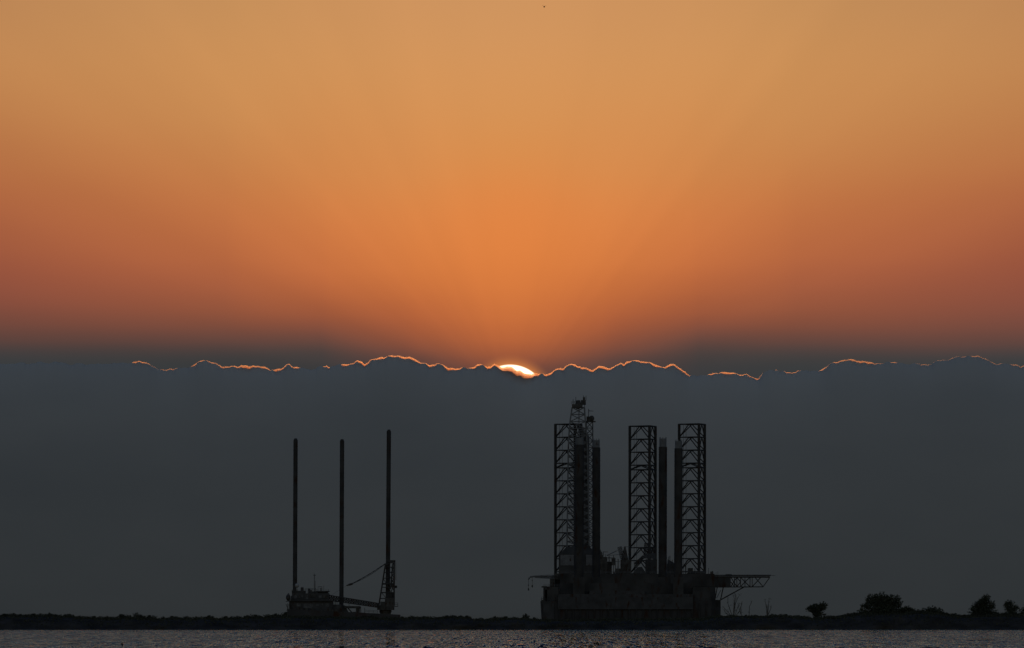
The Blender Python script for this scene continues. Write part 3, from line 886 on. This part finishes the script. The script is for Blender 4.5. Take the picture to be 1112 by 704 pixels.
    Yd.box(hd, 637, 641.5, 452.4, 458.4, yo-2, yo+2); hd.ball(P(642.6, 454.6, yo), 1.15, 1.15, 1.35)
    hd.box(X(635.6, yo), X(646.8, yo), yo-2.2, yo+2.2, Z(458.6, yo), Z(457.4, yo))
    hd.bar(P(639.2, 452.4, yo), P(639.2, 444.2, yo), .16, 5); hd.bar(P(639.2, 446.3, yo), P(644.4, 446.6, yo), .13, 5)
    hd.build('mast_head', M['machine'], smo)
    yo = yo0
    # helideck on the right
    y0, y1 = -12.0, 10.0
    hl = MB()
    hl.quad_box([P(751, 626.2, y0), P(836.5, 626.2, y0), P(835, 626.2, y1), P(751, 626.2, y1), P(751, 624.6, y0), P(837.5, 624.6, y0), P(836, 624.6, y1), P(751, 624.6, y1)])
    ho = hl.build('helideck', M['upper'], root)
    net = MB()
    net.bar(P(837.5, 625.2, y0), P(841.8, 624.9, y0), .1, 4); net.bar(P(836, 625.2, y1), P(840.3, 624.9, y1), .1, 4); net.bar(P(841.8, 624.9, y0), P(840.3, 624.9, y1), .1, 4)
    for i in range(1, 8):
        yy = y0+(y1-y0)*i/8; net.bar(P(837.2-i*.18, 625.2, yy), P(841.6-i*.18, 624.9, yy), .06, 4)
    for i in range(30):
        px = 757+i*2.75; net.bar(P(px, 625, y0), P(px, 624.2, y0-1.3), .05, 4)
    net.bar(P(757, 624.2, y0-1.3), P(837, 624.2, y0-1.3), .06, 4)
    net.build('safety_net', M['derrick'], ho)
    bx = MB(); Yd.box(bx, 762, 793.5, 626.3, 638, y0+.6, y1-1); bx.build('deck_support_box', M['upper'], ho)
    ls = MB()
    for yy in (y0+.8, y1-1.5):
        top = [793.5, 797, 801, 805, 810, 815.5, 820, 826, 836]; bot = [793.5, 797, 800, 804, 809.5, 815.5, 819, 823, 828.6]
        ls.bar(P(793, 637.6, yy), P(828.8, 637.4, yy), .24, 5); ls.bar(P(793, 627, yy), P(836, 627, yy), .26, 5)
        for px in (797.6, 800.2, 804.2, 809, 814.5, 816.8): ls.bar(P(px, 626.6, yy), P(px, 637.6, yy), .17, 4)
        for a, b in (((793.6, 627), (800.2, 637.4)), ((793.6, 632), (797.6, 637.4)), ((800.2, 627), (793.6, 637.4)), ((804.2, 627), (809, 632)), ((809, 632), (814.5, 637.4)), ((809, 632), (814.5, 627)), ((809, 632), (804.2, 637.4)),
                     ((800.2, 627), (804.2, 632)), ((800.2, 637.4), (804.2, 632)), ((816.8, 637.4), (826.3, 627)), ((820.3, 627.6), (828.6, 637.2))):
            ls.bar(P(*a, yy), P(*b, yy), .2, 4)
        ls.bar(P(828.6, 637.4, yy), P(836, 627, yy), .2, 5)
    for px, py in ((793.6, 637.5), (804.2, 637.5), (814.5, 637.5), (828.6, 637.4), (809, 627), (820, 627)):
        ls.bar(P(px, py, y0+.8), P(px, py, y1-1.5), .15, 4)
    ls.build('support_truss', M['leg'], ho)
    stt = MB()
    for yy in (y0+2, y1-4):
        for a, b, r_ in (((782.6, 651.5), (808, 637.6), .3), ((782.4, 652), (785.4, 638), .27), ((776.4, 652), (778.8, 638), .24), ((778, 650), (782.8, 641), .13)):
            stt.bar(P(*a, yy), P(*b, yy), r_, 6)
    build_each(stt, 'strut', M['leg'], ho)
    bb = MB(); Yd.box(bb, 774, 782.6, 651.6, 672, -16, -2)
    sp = bb.build('side_sponson', M['upper'], root)
    sp2 = MB(); Yd.box(sp2, 774.4, 781.8, 659.5, 668.6, -16.2, -16.02); sp2.build('side_panel', M['house'], sp)
    # bits on the helideck
    t = MB(); t.bar(P(769.5, 625, -6), P(769.5, 617, -6), .1, 5); t.bar(P(777.6, 625, -6), P(777.6, 621.4, -6), .08, 5); t.bar(P(779.6, 625, -6), P(779.6, 620.8, -6), .08, 5)
    build_each(t, 'light_pole', M['machine'], root)
    t = MB(); Yd.box(t, 771.4, 774.6, 620.8, 624.6, -7, -5); Yd.box(t, 773, 774.4, 620.2, 620.9, -6.8, -5.4); t.build('winch_house', M['machine'], root)
    t = MB(); Yd.box(t, 788, 794.6, 623.6, 624.7, -8, -4); t.build('stores_box', M['machine'], root)
    # pedestal crane at the left, boom laid out over the bow
    cr = MB(); cr.bar(P(605.5, 638, -15), P(605.5, 629.4, -15), 1.1, 12); Yd.box(cr, 602.4, 608.6, 622.8, 629.6, -17, -13)
    Yd.box(cr, 597.2, 602.2, 628.6, 637.2, -18.5, -15)
    co = cr.build('bow_crane', M['machine'], root)
    bm_ = MB()
    bm_.truss(P(603, 626.9, -15), P(581, 626.4, -15), 1.3, 1.35, .9, .7, 11, .2, .14)
    bm_.bar(P(581, 626, -15), P(576, 626.6, -15), .42, 6); bm_.bar(P(576.2, 626.4, -15), P(573.6, 629.9, -15), .3, 6)
    bm_.bar(P(604, 623, -15), P(580, 625.8, -15), .05, 4)
    bm_.build('boom', M['derrick'], co)
    for px, a, b in ((578, 629, 638), (573.9, 634, 641.5)):
        hk = MB(); hk.bar(P(px, 627, -15), P(px, b, -15), .07, 4); hk.bar(P(px, b-2.6, -15), P(px, b, -15), .34, 6); hk.bar(P(px, a+1, -15), P(px, a+2.2, -15), .24, 6)
        hk.build('hook', M['machine'], co)
    # pedestal crane amidships and the gear around it
    c2 = MB()
    c2.bar(P(678.4, 623.5, -6), P(678.4, 606, -6), 1.7, 12, 1.5); c2.bar(P(678.4, 606.5, -6), P(678.6, 593.4, -6), 1.5, 8, .28)
    Yd.box(c2, 674, 685.6, 608, 623.4, -9, -3)
    c2o = c2.build('deck_crane', M['machine'], root)
    b2 = MB(); b2.truss(P(676, 606.5, -6), P(672.8, 594.2, -6), 1.2, 1.6, 1.2, 1.6, 5, .2, .15)
    b2.bar(P(677, 602, -6), P(659, 603.4, -6), .1, 4); b2.bar(P(669.6, 598.4, -6), P(658.8, 603.4, -6), .2, 5); b2.bar(P(678.6, 593.6, -6), P(669.5, 598.6, -6), .05, 4)
    b2.bar(P(678.8, 593.8, -6), P(684, 594, -6), .12, 4)
    b2.build('boom', M['derrick'], c2o)
    g = MB(); Yd.box(g, 651, 659.5, 605, 623.4, -16, -8)
    g.quad_box([P(650, 606, -16), P(656, 606, -16), P(656, 606, -8), P(650, 606, -8), P(650, 594.5, -15), P(651.2, 595, -15), P(651.2, 595, -9), P(650, 594.5, -9)])
    Yd.box(g, 659.4, 664.4, 610, 623.4, -13, -8); Yd.box(g, 664.3, 668.2, 606.6, 614, -14, -8); Yd.box(g, 668.1, 674.2, 617.5, 623.4, -14, -8)
    Yd.box(g, 660, 667.6, 605.6, 606.4, -13, -8)
    g.bar(P(655, 604.8, -12), P(655.6, 599.4, -12), .12, 4); g.bar(P(654.6, 599.5, -12), P(660, 599.5, -12), .12, 4); g.bar(P(668, 606, -11), P(668.4, 618, -11), .14, 5); g.bar(P(671, 618, -11), P(671.3, 609, -11), .14, 5); g.bar(P(664, 610.2, -11), P(673, 610, -11), .1, 4)
    g.build('mud_module', M['machine'], root)
    g = MB(); g.bar(P(641.4, 581.5, -9), P(655.5, 603, -12), .07, 4); g.build('guy_wire', M['cable'], root)
    g = MB(); g.quad_box([P(686.5, 623.4, -13), P(702, 623.4, -13), P(702, 623.4, -8), P(686.5, 623.4, -8), P(692, 616.2, -12), P(697, 615.6, -12), P(697, 615.6, -9), P(692, 616.2, -9)])
    Yd.box(g, 747, 752.5, 617, 623.4, -16, -12); Yd.box(g, 751, 766, 621.2, 623.3, -18, -12); build_each(g, 'pipe_rack', M['upper'], root)
    g = MB(); Yd.box(g, 701, 713.5, 607.5, 623.4, -3, 3)
    g.quad_box([P(696.5, 606.4, -3), P(713, 607.4, -3), P(713, 607.4, 3), P(696.5, 606.4, 3), P(700.6, 602, -2), P(711.6, 600.8, -2), P(711.6, 600.8, 2), P(700.6, 602, 2)])
    g.truss(P(701.5, 603, 0), P(701.8, 590, 0), 2, 2, 1.4, 1.4, 6, .16, .12, Vector((0, 1, 0))); g.truss(P(709, 602, 0), P(709.3, 594, 0), 2, 2.4, 1.6, 1.6, 4, .16, .12)
    g.quad_box([P(688, 612, -2), P(692, 614, -2), P(692, 614, 1), P(688, 612, 1), P(698, 603, -2), P(701, 605, -2), P(701, 605, 1), P(698, 603, 1)])
    g.build('engine_house', M['house'], root)
    g = MB(); Yd.box(g, 724.5, 732.5, 612.5, 623.4, 2, 9)
    g.quad_box([P(724.5, 612.6, 2), P(732.5, 612.6, 2), P(732.5, 612.6, 9), P(724.5, 612.6, 9), P(725, 607.5, 3), P(731, 610.5, 3), P(731, 610.5, 8), P(725, 607.5, 8)])
    g.bar(P(726, 608, 5), P(726.2, 604.5, 5), .12, 4); g.build('generator_house', M['house'], root)
    rr = np.random.default_rng(17); g = MB()
    for i in range(26):
        px = rr.uniform(646, 766); w_ = rr.uniform(.8, 3.2); hh = rr.uniform(.8, 3.6); yy = rr.uniform(-21, -17.5)
        if 711 < px < 716: continue
        Yd.box(g, px, px+w_, 623.3-hh, 623.5, yy, yy+1.2)
    build_each(g, 'deck_locker', M['machine'], root)
    g = MB()
    for px, a_ in ((652.6, 600.5), (657.2, 601.8), (661.5, 604.2), (666.2, 602.6), (671.2, 607), (684.2, 603.5), (689.5, 611), (703.6, 597), (706.2, 599), (712.2, 603.5), (727.4, 603.6), (730.2, 608), (744.5, 614.6), (754.6, 617.4), (759.4, 618.2), (764.6, 619)):
        g.bar(P(px, 623.5, -7), P(px+rr.uniform(-.2, .2), a_, -7), rr.uniform(.1, .24), 5)
    build_each(g, 'vent_pipe', M['machine'], root)
    g = MB(); Yd.box(g, 728, 752, 624.6, 635.6, -22.3, -22.05); g.build('side_panel', M['house'], root)
    g = MB(); Yd.box(g, 754.2, 765.4, 641.4, 653.6, -24.6, -24.05)
    for i in range(5): g.bar(P(755+i*2.4, 640, -24.7), P(755+i*2.4, 645, -24.7), .12, 4)
    g.build('lifeboat_station', M['house'], root)
    return root
drilling_rig()

# ---- barge with four tubular legs, moored in front of it
def jackup_barge():
    D = 3365.0; Yd = Yard(684, D); P, X, Z = Yd.P, Yd.X, Yd.Z
    root = empty('jackup_barge', (Yd.x0, D, 0))
    tag(root, 'dark jack-up barge with four solid tubular legs in front of the lattice-legged rig', 'barge')
    h = MB()
    h.quad_box([(X(589, -18), -18, -1), (X(771, -18), -18, -1), (X(771, -18), 18, -1), (X(589, -18), 18, -1),
                (X(587.2, -18), -18, Z(653, -18)), (X(773, -18), -18, Z(653, -18)), (X(773, -18), 18, Z(653, -18)), (X(587.2, -18), 18, Z(653, -18))])
    h.build('hull', M['hull'], root)
    fb = MB()
    for i in range(24):
        px = 592+i*7.6; fb.bar(P(px, 655, -18.4), P(px, 676, -18.4), .3, 6)
    build_each(fb, 'fender', M['leg'], root)
    k = MB(); Yd.box(k, 606, 752.5, 645.2, 653.4, -14, 12); Yd.box(k, 640, 700, 641.5, 645.4, -10, 8)
    Yd.box(k, 606, 752.5, 648.8, 661.8, -18.9, -18.5)
    Yd.box(k, 590, 601.5, 655.5, 672.5, -18.7, -18.45)
    Ho = k.build('deckhouse', M['house'], root)
    b = MB(); Yd.box(b, 592, 606.4, 640.5, 653.4, -12, 10); Yd.box(b, 588, 592.4, 651.4, 653.3, -17, -10)
    Yd.box(b, 588.2, 594, 636.6, 638.2, -12, -4); Yd.box(b, 591.4, 594, 638, 653, -12, -4); Yd.box(b, 594, 606, 637.6, 640.8, -11, -2)
    Yd.box(b, 752.2, 772, 638, 653.4, -12, 10); Yd.box(b, 608, 752.6, 633.5, 645, -4, 11)
    b.rail([P(588, 651.4, -17), P(592, 651.4, -17)], 1.2, .06, .8)
    b.rail([P(587.6, 653, -17.6), P(772.6, 653, -17.6)], 1.1, .05, 2.4)
    b.build('deck_block', M['upper'], root)
    for (xt, xb, yt, wd, cap, yo) in ((629.2, 628.4, 483, 10.2, 475.6, -8), (647.5, 647.4, 486, 8.7, 478.2, 8), (719.9, 719.5, 485.3, 9.0, 476.4, 8), (736.9, 736.4, 487, 9.0, 479.2, -8)):
        r = wd/2*K*(D+yo)
        lg = MB(); lg.bar(P(xb, 660, yo), P(xt, yt, yo), r, 32)
        for i in range(30):   # jacking pin rows and stiffening rings
            py = yt+3+i*5.6
            c = P(xt+(xb-xt)*(py-yt)/(660-yt), py, yo)
            lg.bar(c+Vector((-r-.06, 0, 0)), c+Vector((-r+.3, 0, 0)), .16, 6); lg.bar(c+Vector((r-.3, 0, 0)), c+Vector((r+.06, 0, 0)), .16, 6)
        lo = lg.build('leg', M['leg'], root, smooth=False)
        c = MB(); c.bar(P(xt, yt+.4, yo), P(xt, cap, yo), r*.86, 28)
        for i in range(8):
            t = i*math.pi/4; q = P(xt, cap+.2, yo)+Vector((math.cos(t)*r*.8, math.sin(t)*r*.8, 0)); c.bar(q, q+Vector((0, 0, .75)), .1, 4)
        c.build('leg_cap', M['cap'], lo)
        j = MB(); c0 = P(xb, 653, yo); hh = Z(627, yo)-c0.z
        j.box(c0.x-r*1.25, c0.x+r*1.25, yo-r*1.4, yo+r*1.4, c0.z, c0.z+hh); j.build('jack_house', M['upper'], root)
    return root
jackup_barge()

# ---- three-legged liftboat at the left
def liftboat():
    D = 3305.0; Yd = Yard(365, D); P, X, Z = Yd.P, Yd.X, Yd.Z
    root = empty('liftboat', (Yd.x0, D, 0))
    tag(root, 'dark liftboat with three thin tubular legs and a tall lattice crane', 'liftboat')
    h = MB()
    h.quad_box([(X(314, -12), -12, -1), (X(432, -12), -12, -1), (X(432, -12), 12, -1), (X(314, -12), 12, -1),
                (X(311.6, -12), -12, Z(661.4, -12)), (X(434, -12), -12, Z(667.6, -12)), (X(434, -12), 12, Z(667.6, -12)), (X(311.6, -12), 12, Z(661.4, -12))])
    h.build('hull', M['hull'], root)
    k = MB(); Yd.box(k, 314, 361, 653, 664.2, -9.5, 9); Yd.box(k, 360.8, 371, 656.5, 667, -8, 8)
    k.build('main_deckhouse', M['house'], root)
    rr = np.random.default_rng(41); w = MB()
    for px, a_, x2, b_ in ((322, 655.2, 326.8, 658.6), (329.6, 655.6, 340.2, 660.4), (343, 656, 346.6, 658.2), (349.4, 655, 350.8, 657.4), (353.4, 655.4, 357.6, 659)):
        Yd.box(w, px, x2, a_, b_, -9.6, -9.53)
    for px, a_, x2, b_ in ((319.5, 646.4, 322.4, 650.6), (327.4, 646.6, 329, 648.6), (332, 646, 334.6, 650.8), (346, 646.6, 349.2, 649.2)):
        Yd.box(w, px, x2, a_, b_, -8.1, -8.03)
    build_each(w, 'wall_panel', M['wall'], root)
    k = MB()
    for i in range(26):
        px = rr.uniform(314, 366); hh = rr.uniform(.6, 3.0); py = 661.4+(px-311.6)*.05; yy = rr.uniform(-11.8, -10)
        Yd.box(k, px, px+rr.uniform(.5, 2.6), py-hh, py+.3, yy, yy+.8)
    build_each(k, 'deck_locker', M['machine'], root)
    k = MB()
    for px, a_, b_ in ((317.4, 640.2, 644.6), (320.2, 641, 652), (331.8, 641.2, 644.6), (338.6, 640.8, 644.6), (344.2, 639.8, 644.6), (356.4, 640.2, 645), (359.5, 648.5, 653), (312.4, 655.5, 662), (364, 652, 660), (379, 655.8, 663), (396, 660.2, 668)):
        k.bar(P(px, b_, -8), P(px, a_, -8), .11, 5)
    build_each(k, 'vent_pipe', M['machine'], root)
    k = MB(); k.rail([P(331, 641.7, -6.4), P(343, 641.7, -6.4)], 1.0, .06, 1.3); k.rail([P(361, 656.5, -8), P(371, 656.5, -8)], 1.0, .06, 1.4); k.rail([P(396, 665.4, -11.8), P(410, 666.2, -11.8)], 1.1, .06, 1.5)
    k.build('railing', M['machine'], root)
    k = MB(); Yd.box(k, 324.5, 326, 646, 649.5, -8.3, -7.95); Yd.box(k, 336, 343, 645.6, 648.4, -8.25, -7.95); Yd.box(k, 350.5, 355.5, 646.2, 650, -8.3, -7.95)
    build_each(k, 'louvre_panel', M['machine'], root)
    k = MB(); Yd.box(k, 317, 357, 644.4, 652.2, -8, 8); k.build('upper_deckhouse', M['house'], root)
    k = MB(); Yd.box(k, 313, 362, 652.1, 653.1, -10.5, 9.5); Yd.box(k, 316.8, 331, 641.6, 644.5, -6.5, 6); Yd.box(k, 336, 345, 642.4, 644.5, -6.5, 5)
    k.rail([P(313.4, 652.2, -10.4), P(361, 652.2, -10.4)], 1.0, .05, 1.6); k.rail([P(330, 644.4, -7.8), P(343, 644.4, -7.8)], 1.0, .05, 1.5)
    k.build('deck_slab', M['upper'], root)
    k = MB()
    k.quad_box([P(344.8, 645, -5), P(355, 645, -5), P(355, 645, 4), P(344.8, 645, 4), P(343, 642.6, -6), P(357.6, 642.6, -6), P(357.6, 642.6, 5), P(343, 642.6, 5)])
    Yd.box(k, 343, 357.6, 641.8, 642.7, -6, 5)
    wo = k.build('wheelhouse', M['upper'], root)
    k = MB(); k.bar(P(345.4, 642, -1), P(345.4, 637.2, -1), .1, 4); k.bar(P(349.6, 642, -1), P(349.6, 637.2, -1), .1, 4); k.bar(P(345.2, 637.3, -1), P(349.8, 637.3, -1), .12, 4)
    k.bar(P(351.6, 642, -1), P(351.6, 636, -1), .1, 4); Yd.box(k, 347.4, 349.9, 638.6, 641.9, -2, 0); k.bar(P(354, 642, -1), P(354, 639.6, -1), .07, 4)
    k.build('antenna_frame', M['derrick'], wo)
    k = MB(); c = P(322.6, 636, -3); k.ball(c, .92, .92, .92); k.bar(c+Vector((0, 0, -2.3)), c+Vector((0, 0, -.8)), .3, 8); k.build('radome', M['radome'], root, True)
    for a, b, t, bt in ((326.4, 329.8, 637.8, 641.7),):
        k = MB(); k.bar(P((a+b)/2, bt, -2), P((a+b)/2, t+.6, -2), (b-a)/2*K*D, 12); k.bar(P((a+b)/2-.7, t+.8, -2), P((a+b)/2-.7, t-.1, -2), .2, 8); k.bar(P((a+b)/2+.8, t+.8, -2), P((a+b)/2+.8, t-.3, -2), .2, 8)
        k.build('funnel', M['upper'], root)
    k = MB(); c = P(335.8, 640.8, -3); k.ball(c, .62, .62, .62); k.bar(c, c+Vector((0, 0, -1.6)), .4, 8); Yd.box(k, 335.8, 338.2, 641, 644.4, -4, -2); k.build('vent', M['upper'], root)
    k = MB(); k.bar(P(341.5, 644.4, -2), P(341.4, 625, -2), .26, 6, .2); k.bar(P(342.6, 644.4, -2), P(342.4, 631, -2), .1, 5); k.bar(P(340.2, 624.8, -2), P(342.8, 624.8, -2), .2, 5); k.ball(P(341.4, 624.6, -2), .35, .35, .3, 8, 5)
    k.bar(P(341.4, 624.6, -2), P(341.4, 622.2, -2), .06, 4); k.build('mast', M['derrick'], root)
    # lifeboat on davits at the stern
    k = MB(); k.ball(P(313, 649, -8), 1.0, 2.6, 1.5, 12, 8); lbo = k.build('lifeboat', M['machine'], root, True)
    k = MB(); k.bar(P(316, 653, -6), P(313.6, 644.4, -6), .14, 5); k.bar(P(313.6, 644.4, -6), P(312.4, 645.5, -6), .12, 5); k.bar(P(316, 653, -10), P(313.6, 644.4, -10), .14, 5); k.bar(P(310.4, 653.3, -8), P(316, 652.8, -8), .14, 5); k.build('davit', M['machine'], lbo)
    k = MB()
    for i in range(6): k.bar(P(311+i*.4, 663.6-i*1.4, -10), P(317, 662.5-i*1.4, -10), .09, 4)
    k.bar(P(310.6, 656.4, -10), P(314, 664, -10), .12, 4); k.bar(P(316, 652, -10), P(314.6, 664, -10), .12, 4); k.build('stairs', M['machine'], root)
    for xt, xb, yt, yb, yo in ((321.0, 320.2, 478.2, 664, 5), (371.5, 370.7, 479, 664, 9), (422.3, 421.0, 468.6, 664, 0)):
        r = 2.35*K*(D+yo); lg = MB(); lg.bar(P(xb, yb, yo), P(xt, yt, yo), r, 24)
        for i in range(34):
            py = yt+2+i*4.7; c = P(xt+(xb-xt)*(py-yt)/(yb-yt), py, yo)
            lg.bar(c+Vector((-r-.05, 0, 0)), c+Vector((-r+.2, 0, 0)), .12, 5); lg.bar(c+Vector((r-.2, 0, 0)), c+Vector((r+.05, 0, 0)), .12, 5)
        lo = lg.build('leg', M['leg'], root)
        c = MB(); q = P(xt, yt, yo); c.lathe((q.x, q.y, q.z-.05), [(r*.98, 0), (r*.9, .25), (r*.72, .42), (r*.7, .75), (r*.3, .85)], 20); c.build('leg_cap', M['leg'], lo)
    k = MB()
    Yd.box(k, 367.6, 375.4, 658, 668, 2, 13); Yd.box(k, 316, 324.6, 647, 664, 1.5, 9)
    k.quad_box([P(367, 668, -6), P(381, 669, -6), P(381, 669, 4), P(367, 668, 4), P(368, 657.5, -5), P(374.4, 657.5, -5), P(374.4, 657.5, 3), P(368, 657.5, 3)])
    k.build('jack_house', M['upper'], root)
    # winch frame under the boom
    k = MB(); Yd.box(k, 374, 391, 658.3, 660.8, -6, -2); Yd.box(k, 386.4, 390.6, 660.6, 669, -5.5, -2.5); k.bar(P(392, 669, -4), P(391.6, 658.8, -4), .17, 5)
    k.quad_box([P(380.5, 669, -6), P(393, 669, -6), P(393, 669, -2), P(380.5, 669, -2), P(383, 664.5, -5.5), P(389, 664.5, -5.5), P(389, 664.5, -2.5), P(383, 664.5, -2.5)])
    k.bar(P(377.5, 660, -4), P(384.5, 668, -4), .25, 5); Yd.box(k, 392.8, 397, 665.5, 669.4, -5, -3)
    k.build('winch_frame', M['machine'], root)
    # leg-encircling crane
    k = MB(); c = P(418.6, 669.5, 0); zt = Z(662.4)-c.z
    k.lathe((c.x, c.y, c.z), [(2.35, 0), (2.35, zt*.55), (2.6, zt*.6), (2.6, zt)], 20)
    Yd.box(k, 409.6, 428, 657.4, 662.6, -3.5, 3.5); Yd.box(k, 418, 428.4, 649.6, 657.6, -3, 3); Yd.box(k, 413, 418.2, 653.5, 657.6, -3.4, -.6)
    k.rail([P(428, 658.6, -3), P(432, 658.6, -3)], 1.5, .08, .8); Yd.box(k, 428, 432, 658.3, 659, -3, 3)
    co = k.build('crane', M['machine'], root)
    for n_, yy in (('a', -2.3), ('b', 2.3)):
        pass
    g = MB()
    for yy in (-2.3, 2.3):
        g.bar(P(411.2, 659.4, yy), P(418.6, 612.5, yy), .36, 6); g.bar(P(428, 658, yy), P(428.2, 609.4, yy), .36, 6)
        g.bar(P(424, 640, yy), P(426.8, 611, yy), .3, 5); g.bar(P(429.8, 611, yy), P(429.9, 630, yy), .09, 4); g.bar(P(418.4, 614, yy), P(428.6, 609.4, yy), .28, 6)
        for a in (616, 622, 628, 634.6, 643.6, 650):
            l = 411.2+(418.6-411.2)*(659.4-a)/(659.4-612.5); g.bar(P(l, a, yy), P(428.1, a, yy), .2, 4)
        for a, b in ((616, 622), (622, 628), (628, 634), (634, 643), (643, 650)):
            g.bar(P(428.1, a, yy), P(424.6, b, yy), .17, 4); g.bar(P(424.8, a, yy), P(428.1, b, yy), .17, 4)
        l = lambda a: 411.2+(418.6-411.2)*(659.4-a)/(659.4-612.5)
        for a, b in ((616, 628), (628, 643), (643, 656)):
            g.bar(P(l(a), a, yy), P(424.5, b, yy), .14, 4)
    for px, py in ((418.6, 612.5), (428.2, 609.6), (428, 634), (414.9, 635), (413.5, 644)): g.bar(P(px, py, -2.4), P(px, py, 2.4), .2, 5)
    Yd.box(g, 421.5, 429.2, 608.4, 610.6, -2.5, 2.5)
    for a in (633.2, 637.4, 643.4): Yd.box(g, 415.2, 428.4, a, a+.9, -2.4, 2.4)
    Yd.box(g, 424, 428.6, 634, 637.6, -2.4, 0); Yd.box(g, 428.6, 431.2, 636, 638.8, -1.5, .5); Yd.box(g, 419, 428.5, 644, 650, -2.2, 2.2)
    g.build('gantry', M['leg'], co)
    b = MB(); b.truss(P(411, 657.6, -5), P(357, 649.2, -5), 1.5, 1.7, 1.8, 2.1, 20, .25, .17); b.bar(P(412, 658, -5), P(409.4, 657.4, -5), .7, 6)
    b.bar(P(410, 658, -5), P(411.5, 659.4, -2), .3, 5)
    bo = b.build('boom', M['leg'], co)
    p = MB()
    a, e = P(418.6, 612, -2), P(382.5, 633.8, -4)
    prev = a
    for i in range(1, 13):
        t = i/12; q = a.lerp(e, t)+Vector((0, 0, -1.0*math.sin(math.pi*t)*.4)); p.bar(prev, q, .13, 5); prev = q
    prev = a+Vector((0, 1.2, -.2))
    for i in range(1, 13):
        t = i/12; q = (a+Vector((0, 1.2, -.2))).lerp(e+Vector((0, .6, -.15)), t)+Vector((0, 0, -1.0*math.sin(math.pi*t)*.75)); p.bar(prev, q, .1, 5); prev = q
    for t in (.12, .2, .33, .45, .5, .62, .74, .8, .9):
        q = a.lerp(e, t)+Vector((0, .4, -.4*math.sin(math.pi*t))); p.bar(q, q+(e-a).normalized()*.9, .2, 5)
    p.bar(P(376.2, 636.2, -4), P(359, 647, -5), .03, 4)
    p.build('pendant_line', M['cable'], co)
    p = MB(); p.bar(P(383, 634, -4), P(379, 635.2, -4), .42, 8, .5); p.bar(P(379, 635.2, -4), P(376, 636.2, -4), .34, 8, .2); p.build('hoist_block', M['machine'], co)
    return root
liftboat()

# ------------------------------------------------------------------ small things in the water and the air
def stake():
    d = 1075.0; s = K*d; x = (132.6-CXP)*s
    root = MB()
    f = lambda px, py, y=0: ((px-132.6)*s, y, HCAM+(HOR-py)*s)
    root.bar((.18, 0, -1.0), f(133.4, 703), .09, 8, .085); root.bar(f(133.4, 703), f(132.7, 700.6), .085, 8, .08); root.bar(f(132.7, 700.6), f(132.5, 697.8), .08, 8, .035)
    root.bar(f(131, 699.7), f(134, 699.5), .085, 6, .05); root.ball(f(132.6, 699.6), .15, .13, .12, 8, 6)
    o = root.build('wooden_stake', M['wood']); o.location = (x, d, 0)
    tag(o, 'crooked dark stake with a stubby crosspiece standing in the water', 'stake')
stake()
def reef():
    d = 1020.0; s = K*d
    xs = np.linspace(997, 1023, 40); r = np.random.default_rng(8)
    hh = np.interp(xs, [997, 999, 1004, 1006.4, 1008, 1010.6, 1013, 1018, 1021, 1023], [704.8, 703.4, 703, 702.1, 703, 702.2, 703, 703, 703.6, 704.8])
    ys = np.linspace(-1.6, 2.2, 14)
    V = []
    for y in ys:
        f = math.cos(y/2.2*1.35)**.7 if abs(y/2.2*1.35) < 1.57 else 0
        for x, h in zip(xs, hh):
            z = HCAM+(HOR-h)*s
            base = -.5
            V.append(((x-1010)*s, y, base+(z-base)*max(0, f)+r.normal(0, .012)))
    V = np.array(V); idx = np.arange(len(V)).reshape(len(ys), len(xs))
    F = np.stack([idx[:-1, :-1], idx[:-1, 1:], idx[1:, 1:], idx[1:, :-1]], -1).reshape(-1, 4)
    o = np_mesh('reef_rock', V, F, M['shell'], None, False); o.location = ((1010-CXP)*s, d, 0)
    tag(o, 'low dark lumpy rock awash at the bottom edge of the water', 'rock')
reef()
def bird():
    d = 900.0; s = K*d
    b = MB(); b.ball((0, 0, 0), .09, .2, .09, 8, 6); b.ball((0, -.22, .03), .05, .08, .05, 8, 5)
    for sx in (-1, 1):
        k = len(b.v)
        b.v += [(sx*.05, -.1, .03), (sx*.05, .1, .03), (sx*.2, .08, .17), (sx*.2, -.1, .18), (sx*.3, .05, .04), (sx*.29, -.03, .05)]
        b.f += [(k, k+1, k+2, k+3), (k+3, k+2, k+4, k+5)]
    o = b.build('flying_bird', M['feather']); o.location = ((591-CXP)*s, d, HCAM+(HOR-7.5)*s)
    tag(o, 'tiny dark bird flying high in the orange sky', 'bird')
bird()

# ------------------------------------------------------------------ render settings
scene.render.engine = 'CYCLES'
scene.cycles.use_denoising = True
try: scene.cycles.denoiser = 'OPENIMAGEDENOISE'
except Exception: pass
scene.cycles.max_bounces = 6; scene.cycles.volume_bounces = 1; scene.cycles.transparent_max_bounces = 12
scene.cycles.use_adaptive_sampling = False
scene.cycles.caustics_reflective = False; scene.cycles.caustics_refractive = False
scene.view_settings.view_transform = 'Standard'; scene.view_settings.look = 'None'
scene.view_settings.exposure = 0; scene.view_settings.gamma = 1
scene.view_settings.use_curve_mapping = False
